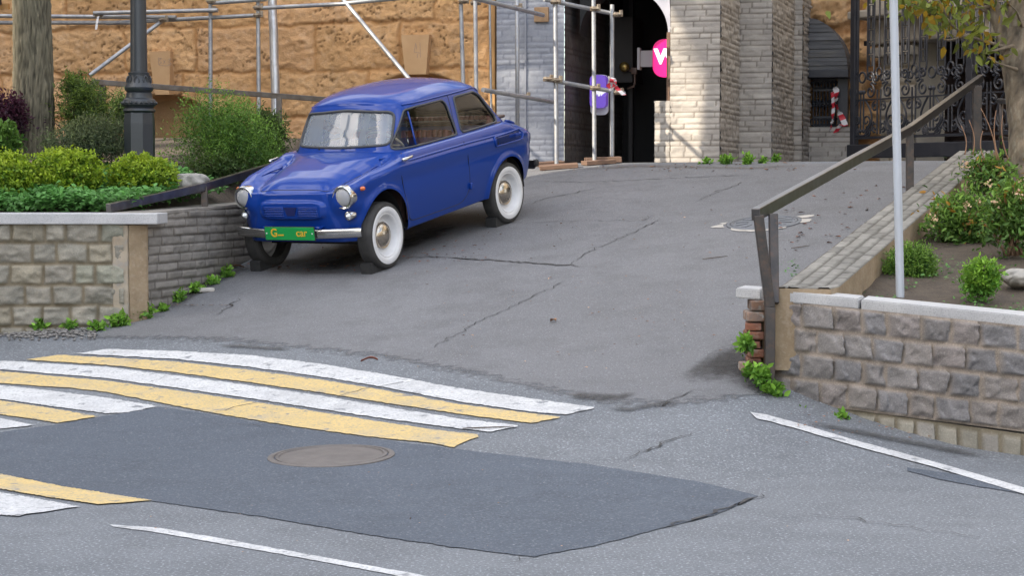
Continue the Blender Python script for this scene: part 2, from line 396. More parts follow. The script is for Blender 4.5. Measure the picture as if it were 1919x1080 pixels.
drape('tar_strip', [(1700, 878), (1760, 886), (1840, 900), (1950, 920)], [(1700, 884), (1760, 900), (1840, 915), (1950, 933)], m_patch, 0.0040, 30, 4, 0.01, 12)
# cracks in the asphalt
cr = [([(755, 483), (830, 486), (900, 491), (1000, 496), (1098, 501)], 0.045), ([(1064, 500), (1075, 486), (1110, 465), (1170, 442), (1230, 412)], 0.014),
      ([(860, 430), (980, 418), (1080, 415), (1215, 414), (1245, 404)], 0.012), ([(1000, 340), (1060, 342), (1130, 341), (1250, 334), (1420, 328)], 0.02),
      ([(1000, 385), (1010, 376), (1060, 366), (1120, 352)], 0.022), ([(1300, 380), (1345, 362), (1400, 340)], 0.016),
      ([(402, 593), (430, 576), (444, 562)], 0.022), ([(805, 655), (880, 610), (960, 575), (1060, 525)], 0.013),
      ([(620, 750), (680, 735), (740, 722), (845, 712)], 0.012), ([(390, 778), (450, 765), (520, 748)], 0.012), ([(275, 722), (330, 700), (300, 708)], 0.01),
      ([(1170, 862), (1210, 845), (1260, 822), (1290, 812)], 0.022), ([(1225, 768), (1260, 752), (1300, 730)], 0.02), ([(1240, 992), (1300, 975), (1380, 948), (1425, 930)], 0.03),
      ([(1500, 965), (1600, 975), (1740, 995), (1850, 1012)], 0.014), ([(930, 1062), (990, 1048), (1010, 1044)], 0.012),
      ([(370, 800), (450, 795), (560, 812)], 0.008)]
for i, (p, w) in enumerate(cr):
    ribbon('asphalt_crack', p, w * .62, m_crack, 0.0085, seed=i, jit=0.034)
# worn damp streaks and dirt by the right-hand corner, and shade painted under the car
m_dirtasph = stain_or_shade('dirty asphalt', (0.055, 0.052, 0.05), .72, 9.0); m_carshade = stain_or_shade('asphalt painted as car shade', (0.02, 0.018, 0.016), .95); m_dust = stain_or_shade('dusty asphalt', (0.15, 0.12, 0.09), .35)
for (a, b, mt, sd_) in [
    ([(1290, 690), (1340, 640), (1400, 600), (1425, 680), (1440, 740)], [(1200, 735), (1290, 745), (1370, 758), (1420, 772), (1520, 795)], m_dirtasph, 21),
    ([(1300, 660), (1340, 650), (1390, 610), (1420, 660), (1440, 720)], [(1290, 720), (1330, 725), (1370, 745), (1420, 760), (1480, 775)], m_dirtasph, 26),
    ([(1030, 735), (1090, 728), (1150, 735), (1220, 728)], [(1050, 758), (1110, 762), (1160, 758), (1215, 748)], m_dirtasph, 22),
    ([(1110, 775), (1180, 778), (1240, 768), (1300, 760)], [(1130, 760), (1190, 762), (1240, 750), (1290, 745)], m_dirtasph, 27),
    ([(380, 645), (450, 643), (520, 649), (580, 653)], [(390, 655), (450, 659), (520, 663), (570, 662)], m_dirtasph, 23),
    ([(270, 590), (330, 550), (400, 512), (450, 490), (520, 495)], [(300, 610), (350, 580), (415, 540), (465, 520), (540, 515)], m_dirtasph, 24),
    ([(500, 497), (620, 470), (760, 430), (890, 395)], [(530, 518), (650, 520), (790, 475), (930, 418)], m_carshade, 25),  # darkened asphalt painted as the contact shadow under the car
    ([(0, 616), (60, 616), (140, 620), (200, 622)], [(0, 640), (60, 640), (140, 636), (190, 632)], m_dirtasph, 28),
    ([(450, 492), (560, 500), (690, 505)], [(470, 520), (570, 522), (690, 518)], m_dust, 29),
    ([(1440, 770), (1500, 785), (1620, 805), (1800, 840), (1919, 862)], [(1430, 790), (1500, 800), (1600, 822), (1780, 858), (1919, 885)], m_dirtasph, 31),
    ([(1000, 318), (1200, 306), (1400, 311), (1600, 301)], [(1000, 328), (1200, 318), (1400, 322), (1600, 312)], m_dust, 32)]:
    drape('dirt_and_shade', a, b, mt, 0.0058 if mt is m_dust else 0.0095 + 0.0003 * (sd_ - 20), 70, 16, 0.0, sd_, fade=True)

# ------------------------------------------------------------------ masonry
def masonry(Lu, Lv, res, course, blen, gap=0.012, bev=0.02, depth=0.02, rough=0.012, rs=9.0, dome=0.0, vary=0.25, seed=0, tint=0.18,
            mortar=(0.6, 0.55, 0.45), wob=0.006, lenvar=0.3, pit=0.0, tints=None, bias=0.5, crack=0.0):
    nu = max(2, int(Lu / res) + 1); nv = max(2, int(Lv / res) + 1)
    u, v = np.meshgrid(np.linspace(0, Lu, nu), np.linspace(0, Lv, nv), indexing='ij')
    uw = u + (fbm(u * 6, v * 6, 2, seed + 1) - .5) * wob * 2; vw = v + (fbm(u * 5, v * 5, 2, seed + 2) - .5) * wob * 2
    r = np.floor(vw / course).astype(int); fr = vw / course - r
    off = hsh(r, r * 0, seed) * 0.25 + 0.5 * (r % 2)
    k = uw / blen + off; kb = np.floor(k).astype(int)
    j0 = (hsh(kb, r, seed + 4) - .5) * lenvar; kk = np.where(k < kb + j0, kb - 1, kb)
    j1 = (hsh(kk + 1, r, seed + 4) - .5) * lenvar; kk = np.where(k >= kk + 1 + j1, kk + 1, kk)
    a = kk + (hsh(kk, r, seed + 4) - .5) * lenvar; b = kk + 1 + (hsh(kk + 1, r, seed + 4) - .5) * lenvar
    du = np.minimum(k - a, b - k) * blen; dv = np.minimum(fr, 1 - fr) * course
    e = np.minimum(du, dv)
    pil = sstep(gap, gap + bev, e)
    h1 = hsh(kk, r, seed + 6); h2 = hsh(kk, r, seed + 8); h3 = hsh(kk, r, seed + 13)
    cu = (k - (a + b) / 2) / np.maximum(b - a, .1) * 2; cv = (fr - .5) * 2
    n1 = fbm(u * rs + h1 * 50, v * rs + h2 * 50, 5, seed + 3) - .5
    ridge = 1 - np.abs(2 * fbm(u * rs * .7 + h2 * 40, v * rs * 1.1 + h1 * 40, 4, seed + 5) - 1)
    dm = np.clip(1 - cu ** 2, 0, 1) * np.clip(1 - cv ** 2, 0, 1)
    disp = pil * (depth * (1 - vary * h3) + dome * dm * (.5 + h1) + rough * (n1 * 1.5 + (ridge - .7) * 1.2 + ((h1 - .5) * cu + (h2 - .5) * cv) * .8)) + (1 - pil) * rough * .25 * n1
    if pit:
        pn = fbm(u * rs * 3.2, v * rs * 3.2, 3, seed + 21); disp -= pit * sstep(.60, .74, pn)
    if crack:
        c1 = np.abs(2 * fbm(u * rs * .55 + 3 * n1, v * rs * 1.1 + 2 * n1, 4, seed + 33) - 1); c2 = fbm(u * 2.1, v * 2.1, 2, seed + 37)
        ck = sstep(.035, .0, c1) * sstep(.40, .55, c2); disp -= crack * ck
    val = 1 + (h1 - bias) * 2 * tint + n1 * tint * 0.9
    col = np.stack([val] * 3, -1)
    if crack: col = col * (1 - .55 * ck[..., None])
    if pit: col = col * (1 - .14 * sstep(.60, .74, pn)[..., None])
    if tints is not None:
        tt = np.asarray(tints); idx = (h2 * len(tt) * .999).astype(int); col = col * tt[idx]
    col = col * pil[..., None] + (1 - pil[..., None]) * np.asarray(mortar) * (1 + n1[..., None] * .3)
    return u, v, disp, col
def panel(name, O, U, V, N, Lu, Lv, mat, parent=None, post=None, mask=None, **kw):
    u, v, d, col = masonry(Lu, Lv, kw.pop('res', 0.015), **kw)
    if post is not None: d, col = post(u, v, d, col)
    O, U, V, N = [np.asarray(q, float) for q in (O, U, V, N)]
    Pg = O + u[..., None] * U + v[..., None] * V + d[..., None] * N
    nu, nv = u.shape; Fc = grid_faces(nu, nv)
    if mask is not None:
        keep = mask(u, v).ravel(); Fc = Fc[keep[Fc].all(1)]
    return mk(name, Pg.reshape(-1, 3), Fc, mat, parent, True, col.reshape(-1, 3))
def bilin(name, A, B, Cc, Dd, mat, parent=None, Lu=1, Lv=1, N=(0, -1, 0), **kw):    # A,B bottom left/right, Cc,Dd top left/right
    u, v, d, col = masonry(Lu, Lv, kw.pop('res', 0.012), **kw)
    s = (u / Lu)[..., None]; t = (v / Lv)[..., None]
    A, B, Cc, Dd, N = [np.asarray(q, float) for q in (A, B, Cc, Dd, N)]
    Pg = (A * (1 - s) + B * s) * (1 - t) + (Cc * (1 - s) + Dd * s) * t + d[..., None] * N
    return grid_obj(name, Pg, mat, parent, True, col)

m_stoneL = M('weathered block stone', (0.285, 0.262, 0.215), (0.225, 0.212, 0.175), 7, 0.85, bump=0.5, bscale=55, attr=True, speck=(0.45, 0.43, 0.36), speck_scale=90, speck_amt=0.3)
m_stoneR = M('grey pink block stone', (0.225, 0.208, 0.20), (0.165, 0.155, 0.15), 9, 0.85, bump=0.5, bscale=70, attr=True, speck=(0.42, 0.39, 0.36), speck_scale=110, speck_amt=0.35)
m_granite = M('pale granite coping', (0.52, 0.52, 0.52), (0.42, 0.42, 0.43), 3, 0.6, speck=(0.2, 0.2, 0.21), speck_scale=120, speck_amt=0.55, bump=0.15, bscale=150)
m_plaster = M('brown cracked plaster', (0.33, 0.25, 0.16), (0.25, 0.185, 0.115), 5, 0.9, bump=0.5, bscale=40, speck=(0.45, 0.38, 0.3), speck_scale=30, speck_amt=0.3)
m_plaster2 = M('pale old plaster', (0.42, 0.36, 0.28), (0.30, 0.24, 0.17), 6, 0.9, bump=0.6, bscale=30, speck=(0.3, 0.32, 0.34), speck_scale=12, speck_amt=0.5)
m_tileL = M('narrow grey split tile', (0.27, 0.25, 0.225), (0.215, 0.20, 0.18), 6, 0.85, bump=0.4, bscale=60, attr=True)
m_soil = M('dark planter soil', (0.055, 0.042, 0.032), (0.085, 0.066, 0.048), 9, 0.95, bump=1.0, bscale=45, speck=(0.16, 0.12, 0.08), speck_scale=70, speck_amt=0.4)

# ---- left retaining wall
LW = 15.5
tl = P(0, 421, LW)[2]
xr = P(229, 600, LW)[0]; xl = -7.2
root = empty('stone_wall', (xr, LW, Hg(xr, LW)))
tag(root, 'low wall of weathered square blocks with pale granite coping, left of the blue car', 'wall')
zb = 0.05
o = panel('block_facing', (xl, LW, zb), (1, 0, 0), (0, 0, 1), (0, -1, 0), xr - xl + 0.02, tl - zb, m_stoneL, res=0.0125, course=0.1655, blen=0.235, gap=0.007, bev=0.014,
          depth=0.016, rough=0.030, rs=12, dome=0.006, seed=3, tint=0.14, mortar=(0.70, 0.62, 0.50), wob=0.012, lenvar=0.35, tints=[(1, 1, 1), (1.04, 1.0, .92), (.94, 1, .96), (1.03, 1.02, 1.02)])
child(o, root)
b = MB(); c0 = P(0, 400, LW - .06); c1 = P(295, 405, LW - .06)
b.box(((xl + c1[0]) / 2, LW + .17, (c0[2] + tl) / 2 + 0.002), (c1[0] - xl, .46, c0[2] - tl - 0.002), bev=0.008)
child(b.build('coping', m_granite), root)
p0 = P(212, 600, LW + .01); p1 = P(243, 600, LW + .01); p2 = P(279, 580, LW + .12)
def plast(name, pa, pb, mat, seed, prot=0.03):
    n, m_ = 30, 90; s = np.linspace(0, 1, n)[:, None]; t = np.linspace(0, 1, m_)[None]
    x = pa[0] * (1 - s) + pb[0] * s + 0 * t; y = pa[1] * (1 - s) + pb[1] * s + 0 * t
    z = (Hg(x, y) - .1) * (1 - t) + (tl - .004) * t
    d = prot * sstep(0, .12, np.minimum(s, 1 - s) + .04) * np.ones_like(x) + .02 * (fbm(x * 9 + seed, z * 9, 4, seed) - .5)
    child(grid_obj(name, np.stack([x, y - d, z], -1), mat), root)
plast('plaster_strip', p0, p1, m_plaster2, 3, .025); plast('plaster_pier', p1, p2, m_plaster, 6, .03)

# ---- side wall of narrow tiles that climbs the ramp behind the car
sA = np.array([P(277, 580, 15.66)[0], 15.66]); sB = np.array([-2.42, 17.62]); sd = (sB - sA) / np.linalg.norm(sB - sA)
root = empty('tiled_wall', (*sA, float(Hg(*sA)))); tag(root, 'low grey wall of narrow split-stone courses climbing the ramp behind the front bumper of the car', 'wall')
Ls = 5.6; Lvv = 1.0
zt0 = P(295, 402, 15.8)[2]; zt1 = P(455, 386, 17.62)[2]; slope = (zt1 - zt0) / np.linalg.norm(sB - sA)
u, v, d, col = masonry(Ls, 2.0, 0.012, 0.071, 0.36, gap=.004, bev=.008, depth=.014, rough=.008, rs=14, seed=8, tint=.16, mortar=(.42, .40, .38), wob=.003, lenvar=.7, vary=.8)
nn = np.array([sd[1], -sd[0]])
bx = sA[0] + u * sd[0]; by = sA[1] + u * sd[1]; gz = Hg(bx, by) - .15
top = zt0 + u * slope
zz = 0.30 + v; mk_ = (zz < top) & (zz > gz)
zz = np.minimum(zz, top)
Pg = np.stack([bx + d * nn[0], by + d * nn[1], zz], -1); Fc = grid_faces(*u.shape); kp = ((0.30 + v < top + .02) & (zz > gz)).ravel()
child(mk('tile_facing', Pg.reshape(-1, 3), Fc[kp[Fc].all(1)], m_tileL, None, True, col.reshape(-1, 3)), root)
b = MB(); q0 = np.array([*sA, zt0]); q1 = np.array([*(sA + sd * Ls), zt0 + Ls * slope])
b.beam(q0 + np.array([-nn[0], -nn[1], 0]) * .14 + (0, 0, .004), q1 + np.array([-nn[0], -nn[1], 0]) * .14 + (0, 0, .004), .30, .03, bev=.006)
child(b.build('coping', M('grey cement top', (.27, .245, .215), (.20, .185, .165), 6, .9, bump=.4, bscale=30)), root)

# ---- left planter soil
def soilL(x, y):
    x = np.asarray(x, float); y = np.asarray(y, float); z = 1.16 + 0.16 * np.clip(y - 15.7, 0, 5.2) + .03 * (fbm(x * 3, y * 3, 3, 4) - .5)
    dd = sA[0] + (y - sA[1]) / sd[1] * sd[0] - .15 - x; w = sstep(0, .5, dd); wt = zt0 + (y - sA[1]) / sd[1] * slope - .004
    return np.where(y < 21, wt * (1 - w) + z * w, z)
yy = np.linspace(15.72, 24.5, 60); q = np.linspace(0, 1, 50)
xs = np.array([[-9 * (1 - t) + (sA[0] + (y - sA[1]) / sd[1] * sd[0] - .15 if y < 21 else -.9) * t for t in q] for y in yy])
YY = np.repeat(yy[:, None], 50, 1)
structure(grid_obj('planter_soil', np.stack([xs, YY, soilL(xs, YY)], -1), m_soil, flip=True))

# ---- right retaining wall
DA, DB = 12.2, 10.9
def wl(px, py): return P(px, py, DA + (px - 1442) / (1919 - 1442) * (DB - DA))
EX = 2330
def ext(y0, y1): return y0 + (y1 - y0) * (EX - 1442) / (1919 - 1442)
base = wl(1442, 740); root = empty('block_wall', tuple(base)); tag(root, 'low wall of rock-faced grey pink blocks with granite coping, right of the ramp', 'wall')
child(bilin('block_facing', wl(1442, 749), wl(EX, ext(749, 810)), wl(1442, 562), wl(EX, ext(562, 611)), m_stoneR, Lu=3.35, Lv=0.62, N=(0.25, -.96, 0), res=.0105,
      course=.155, blen=.232, gap=.007, bev=.014, depth=.022, rough=.055, rs=9, dome=.008, seed=5, tint=.15, mortar=(1.25, 1.12, .95), wob=.008, lenvar=.22,
      tints=[(1, 1, 1), (.88, .91, .96), (1.03, 1, .97), (1.05, 1.0, .98), (.94, .94, .95)]), root)
child(bilin('footing_stones', wl(1470, 790), wl(EX, ext(765, 870)), wl(1470, 751), wl(EX, ext(745, 813)), m_stoneL, Lu=3.2, Lv=.16, N=(0.25, -.96, 0), res=.0105,
      course=.158, blen=.155, gap=.008, bev=.018, depth=.022, rough=.014, rs=10, dome=.004, seed=15, tint=.14, mortar=(.72, .66, .56), wob=.008, lenvar=.2, tints=[(1.05, 1.06, 1.15), (1.1, 1.1, 1.1)]), root)
def slab(pts, name, dep=.34):         # front top-left, front top-right, front bottom-left, front bottom-right
    f = np.array([p for p in pts]); back = np.array([.27, .96, 0]) * dep
    bm = bmesh.new(); vs = [bm.verts.new(p) for p in (f[0], f[1], f[3], f[2], f[0] + back, f[1] + back, f[3] + back, f[2] + back)]
    for a in ((0, 1, 2, 3), (5, 4, 7, 6), (4, 5, 1, 0), (3, 2, 6, 7), (4, 0, 3, 7), (1, 5, 6, 2)): bm.faces.new([vs[i] for i in a])
    bmesh.ops.recalc_face_normals(bm, faces=bm.faces)
    bmesh.ops.bevel(bm, geom=bm.edges[:], offset=.008, segments=2, affect='EDGES')
    me = bpy.data.meshes.new(name); bm.to_mesh(me); bm.free(); me.materials.append(m_granite)
    return link(bpy.data.objects.new(name, me))
off_ = np.array([-.0, -.05, 0])
w2 = lambda x, y: wl(x, y) + off_
child(slab([w2(1377, 539), w2(1424, 542), w2(1377, 558), w2(1424, 562)], 'coping'), root)
child(slab([w2(1446, 543), w2(1607, 559), w2(1446, 564), w2(1607, 580)], 'coping'), root)
child(slab([w2(1611, 560), w2(EX, ext(545, 592)), w2(1611, 583), w2(EX, ext(566, 616))], 'coping', .38), root)
# wall body behind the facing and the end return
b = MB(); cA = wl(1442, 570); cB = wl(EX, 640)
b.box(((cA[0] + cB[0]) / 2 + .12, (cA[1] + cB[1]) / 2 + .16, .42), (np.hypot(*(cB - cA)[:2]), .2, .62), rz=atan2(cB[1] - cA[1], cB[0] - cA[0]))
child(b.build('wall_core', m_stoneR), root)

# ---- sloping brick kerb on top of the ramp side wall
kA = np.array([P(1466, 537, 12.35)[0], 12.35]); kd = np.array([.353, .936]); kA = kA - kd * .26; kL = 7.96
def ktop(y): return P(1466, 537, 12.35)[2] + (1.81 - P(1466, 537, 12.35)[2]) * np.clip((y - 12.35) / 7.1, 0, 1.2)
m_brickp = M('grey brown paving brick', (.26, .248, .222), (.19, .18, .16), 8, .85, bump=.4, bscale=60, attr=True)
u, v, d, col = masonry(kL, .36, .014, .090, .23, gap=.004, bev=.009, depth=.012, rough=.006, rs=14, seed=19, tint=.18, mortar=(.35, .33, .3), wob=.006, lenvar=.3)
kn = np.array([kd[1], -kd[0]])
bx = kA[0] + u * kd[0] + v * kn[0]; by = kA[1] + u * kd[1] + v * kn[1]
root = empty('kerb_wall', (*kA, float(Hg(*kA)))); tag(root, 'sloping kerb wall topped with grey paving bricks along the right edge of the ramp', 'kerb')
child(grid_obj('paving_bricks', np.stack([bx, by, ktop(kA[1] + u * kd[1]) + d], -1), m_brickp, None, True, col), root)
b = MB(); e0 = kA + kn * .18 + kd * .13; b.box((e0[0], e0[1], ktop(kA[1]) - .25), (.362, .30, .502), rz=atan2(kn[1], kn[0])); child(b.build('end_face', m_plaster), root)
for off, name, dz in ((0.0, 'ramp_face', 1), (.36, 'planter_face', -1)):
    n = 90; uu = np.linspace(0, kL, n); t = np.linspace(0, 1, 14)
    X = kA[0] + uu[:, None] * kd[0] + off * kn[0] + 0 * t; Y = kA[1] + uu[:, None] * kd[1] + off * kn[1] + 0 * t
    ztop = ktop(kA[1] + uu * kd[1])[:, None] + .003; Z = ztop - (ztop - (Hg(X, Y) - .1)) * t
    r = .05 * (fbm(uu[:, None] * 7 + 9 * off, t[None] * 3, 4, 3) - .5) * (off > 0) * sstep(0, .3, t)
    child(grid_obj(name, np.stack([X + r * kn[0], Y + r * kn[1], Z], -1), m_plaster, None, True, flip=(off > 0)), root)
# ---- right planter soil
def soilR(x, y): 
    ce = np.asarray(y); return np.minimum(ktop(ce), 1.9) - .15 + .05 * (fbm(np.asarray(x) * 4, ce * 4, 3, 14) - .5) + .05 * sstep(3, 5.5, np.asarray(x))
n, m_ = 60, 50; yy = np.linspace(11.0, 20.0, n); t = np.linspace(0, 1, m_)
kx = np.maximum(kA[0] + (yy - kA[1]) / kd[1] * kd[0] + .33, 0)
X = np.where(True, kx[:, None] * (1 - t) + (9.0) * t, 0); Y = np.repeat(yy[:, None], m_, 1)
fr = 12.2 + (X - 1.59) / (2.83 - 1.59) * (10.9 - 12.2) + .2
Y = np.maximum(Y, np.maximum(fr, 9.0)) 
structure(grid_obj('planter_soil', np.stack([X, Y, np.where(True, soilR(X, np.maximum(Y, 12.3)), 0)], -1), m_soil, flip=True))

# ------------------------------------------------------------------ the building
BA = radians(-16.0); BO = np.array([0.6, 22.8]); BU = np.array([cos(BA), sin(BA)]); BN = np.array([-sin(BA), cos(BA)])
def BP(px, py, b):                     # building coordinates (a along the front, z up) of a pixel on the upright plane b metres in
    d = rayv(px, py); O = BO + BN * b
    t = (O @ BN) / (d[..., 0] * BN[0] + d[..., 1] * BN[1])
    x, y = d[..., 0] * t, d[..., 1] * t
    return (x - O[0]) * BU[0] + (y - O[1]) * BU[1], d[..., 2] * t + CZ
def bw(a, b, z): return np.array([BO[0] + a * BU[0] + b * BN[0], BO[1] + a * BU[1] + b * BN[1], z])
bld = empty('stone_building', (BO[0], BO[1], 0), BA)
tag(bld, 'old building with ochre rusticated wall, grey brick archway and stone-clad piers behind the car', 'building')
m_ochre = M('ochre rough render', (0.57, 0.340, 0.162), (0.49, 0.28, 0.124), 1.6, 0.92, bump=1.0, bscale=45, attr=True, speck=(0.62, 0.43, 0.27), speck_scale=11, speck_amt=0.35)
m_ochre_s = M('smooth ochre plaster', (0.52, 0.33, 0.175), (0.47, 0.285, 0.14), 4, 0.85, bump=0.1, bscale=60)
m_blue = M('blue grey painted brick', (0.30, 0.315, 0.36), (0.25, 0.265, 0.31), 3, 0.75, bump=0.3, bscale=40, attr=True, speck=(0.40, 0.41, 0.44), speck_scale=14, speck_amt=0.3)
m_dkbrick = M('black painted brick', (0.058, 0.054, 0.056), (0.085, 0.078, 0.075), 6, 0.6, bump=0.3, bscale=40, attr=True, speck=(0.16, 0.10, 0.06), speck_scale=22, speck_amt=0.25)
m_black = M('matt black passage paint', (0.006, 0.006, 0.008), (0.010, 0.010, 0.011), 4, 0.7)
m_pier = M('pale split stone cladding', (0.40, 0.365, 0.325), (0.32, 0.29, 0.26), 3.0, 0.85, bump=0.45, bscale=50, attr=True)
m_duct = M('charcoal duct paint', (.030, .026, .026), (.022, .019, .019), 5, .6)
m_lav = M('lavender white paint', (0.42, 0.42, 0.49), (0.37, 0.37, 0.43), 5, 0.7)
m_wood = M('varnished plank', (0.48, 0.27, 0.10), (0.38, 0.20, 0.07), 9, 0.55, stretch=(1, 1, .1))
m_dwood = M('old brown board', (0.17, 0.10, 0.07), (0.12, 0.075, 0.05), 12, 0.8, bump=.4, bscale=40, stretch=(.3, 1, 1))
m_galv = M('galvanised scaffold tube', (0.40, 0.41, 0.43), (0.27, 0.28, 0.31), 7, 0.42, metal=0.65, rough2=.6, speck=(0.55, 0.5, 0.42), speck_scale=22, speck_amt=.35)
m_clamp = M('rusty clamp steel', (0.34, 0.29, 0.22), (0.16, 0.11, 0.08), 30, 0.55, metal=0.6)
m_iron = M('black wrought iron', (0.022, 0.024, 0.032), (0.035, 0.035, 0.042), 10, 0.45, metal=0.3)
m_rail = M('worn black steel rail', (0.17, 0.168, 0.17), (0.115, 0.105, 0.10), 9, 0.30, metal=0.9, speck=(0.14, 0.085, 0.06), speck_scale=30, speck_amt=.2)
m_leg = M('rusty black rail post', (0.040, 0.038, 0.038), (0.075, 0.062, 0.055), 9, 0.42, metal=0.35, speck=(0.16, 0.085, 0.05), speck_scale=26, speck_amt=.3)
m_foil = M('foil wrapped pipe', (0.62, 0.63, 0.66), (0.45, 0.46, 0.50), 5, 0.35, metal=0.8, bump=.6, bscale=14)
m_gold = M('brass lamp shade', (0.55, 0.40, 0.15), (0.40, 0.28, 0.09), 12, 0.35, metal=0.8)

# ochre rusticated wall
OB = 0.35; aR = float(BP(922, 150, OB)[0]); aL = -12.5; oz = 1.2
k1 = (BP(307, 95, OB), BP(312, 180, OB)); k2 = (BP(783, 65, OB), BP(785, 140, OB))
ac1, ac2 = float(k1[0][0]), float(k2[0][0]); zt1_, zt2_ = float(k1[1][1]), float(k2[1][1]); R_ = 0.95
def post(u, v, d, col):
    a = aL + u; z = oz + v
    for ac, zt in ((ac1, zt1_), (ac2, zt2_)):
        rr = np.hypot(a - ac, z - (zt - R_)); ins = sstep(R_ + .03, R_ - .03, np.where(z < zt - R_, np.abs(a - ac), rr))
        d = d * (1 - ins) - .30 * ins
    return d, col
panel('rusticated_wall', (aL, OB, oz), (1, 0, 0), (0, 0, 1), (0, -1, 0), aR - aL, 4.2, m_ochre, bld, post=post, res=0.018, course=0.56, blen=1.25, gap=.008, bev=.025, depth=.020,
      rough=.024, rs=9.0, dome=.006, seed=31, tint=.10, mortar=(.80, .72, .62), wob=.04, lenvar=.3, pit=.008, crack=.03, tints=[(1, 1, 1), (1.08, 1.08, 1.14), (.97, .95, .92), (1.03, 1.0, .95)])
b = MB(); b.box(((aL + aR) / 2, OB + .45, 4.4), (aR - aL, .3, 8.0)); b.box(((aL + aR) / 2, OB + .08, 6.9), (aR - aL, .4, 3.0)); b.build('upper_wall', m_ochre_s, bld)
def keystone(pT, pB, wT, wB, marks):
    aT, zT = BP(*pT, OB); aB, zB = BP(*pB, OB); b = MB()
    poly = [(aB - wB, zB), (aB + wB, zB), (aT + wT, zT), (aT - wT, zT)]
    b.prism(poly, OB - .12, OB + .1, fn=lambda V: np.stack([V[:, 0], V[:, 2], V[:, 1]], 1))
    o = b.build('keystone', m_ochre_s, bld)
    mm = MB()
    for st in marks:
        pts = [(*BP(x, y, OB - .121),) for x, y in st]
        for (x0, z0), (x1, z1) in zip(pts[:-1], pts[1:]):
            mm.beam((x0, OB - .121, z0), (x1, OB - .121, z1), .004, .006)
    mm.build('chalk_marks', M('pencil mark', (.36, .25, .18), rough=.9), o)
    return o
keystone((307, 97), (312, 178), .145, .095, [[(297, 108), (297, 121), (303, 117), (298, 113), (303, 109), (297, 108)], [(306, 112), (310, 119)], [(310, 112), (306, 120)], [(315, 111), (321, 109), (316, 115), (321, 119), (315, 120)], [(298, 122), (312, 123), (322, 121)]])
keystone((784, 66), (785, 140), .175, .13, [[(779, 80), (776, 97), (788, 99)], [(787, 79), (788, 107)], [(779, 80), (781, 92)], [(783, 100), (782, 108)]])
# plank and drainpipe at the end of the ochre wall
b = MB(); a0 = float(BP(924, 100, .3)[0]); b.box((a0, .27, 3.3), (.075, .06, 3.4)); b.build('corner_plank', m_wood, bld)
# blue grey brick wall
aB0 = float(BP(931, 100, 0.0)[0])
panel('painted_brick_wall', (aB0, 0, 1.3), (1, 0, 0), (0, 0, 1), (0, -1, 0), -aB0, 4.2, m_blue, bld, res=0.016, course=.066, blen=.21, gap=.003, bev=.006, depth=.006, rough=.005, rs=10, seed=41,
      tint=.07, mortar=(.72, .72, .75), wob=.003, lenvar=.2)
b = MB(); b.box((aB0 + .02, .2, 3.4), (.04, .38, 4.2)); b.box((float(BP(985, 100, -.01)[0]), -.012, 3.2), (.018, .03, 3.9)); b.build('wall_edge', m_blue, bld)
# passage: dark left jamb, set-back block, end wall
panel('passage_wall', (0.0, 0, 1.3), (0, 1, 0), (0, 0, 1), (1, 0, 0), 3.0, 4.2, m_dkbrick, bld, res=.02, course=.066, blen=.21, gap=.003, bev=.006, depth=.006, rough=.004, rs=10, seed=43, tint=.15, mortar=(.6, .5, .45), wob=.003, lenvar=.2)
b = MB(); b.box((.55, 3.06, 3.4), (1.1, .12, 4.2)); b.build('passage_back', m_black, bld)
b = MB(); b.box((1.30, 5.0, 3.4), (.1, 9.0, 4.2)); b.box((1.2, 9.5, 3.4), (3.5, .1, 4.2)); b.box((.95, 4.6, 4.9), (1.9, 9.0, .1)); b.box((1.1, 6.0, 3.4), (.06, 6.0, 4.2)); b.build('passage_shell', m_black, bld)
a_, z_ = BP(1170, 100, 1.6); b = MB(); aa0, za0 = BP(1150, 155, 1.8); aa1, za1 = BP(1186, 30, 1.8)
b.box(((aa0 + aa1) / 2, 2.1, (za0 + za1) / 2), (aa1 - aa0, .6, za1 - za0), bev=.01); b.build('duct_box', m_duct, bld)
for xx in (1140, 1182):
    a_, _ = BP(xx, 100, 2.2); MB().box((float(a_), 2.25, 3.3), (.05, .10, 4.0)).build('wall_rib', m_duct, bld)
# light wall above the arch
ax, az = BP(1252, 62, .25); rA = .52; acx = float(ax) - rA; th = np.linspace(0, pi, 40)
poly = [(acx + rA * cos(t), float(az) + rA * sin(t)) for t in th] + [(acx - rA, 5.4), (float(ax) + .3, 5.4), (float(ax) + .3, float(az))]
V = []; n = len(poly)
b = MB(); bk = MB()
for i in range(39):
    q = [poly[i], poly[i + 1], (poly[i + 1][0], 5.4), (poly[i][0], 5.4)]
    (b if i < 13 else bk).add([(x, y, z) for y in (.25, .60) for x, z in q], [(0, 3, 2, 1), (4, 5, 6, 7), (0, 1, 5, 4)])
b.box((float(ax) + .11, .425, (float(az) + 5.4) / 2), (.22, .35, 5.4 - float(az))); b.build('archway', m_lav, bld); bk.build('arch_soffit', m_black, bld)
e0 = BP(1254, 60, .1); e1 = BP(1254, 191, .1); b = MB(); b.box((float(e0[0]), .12, (float(e0[1]) + float(e1[1])) / 2), (.045, .1, float(e0[1] - e1[1]))); b.build('door_frame', m_dwood, bld)
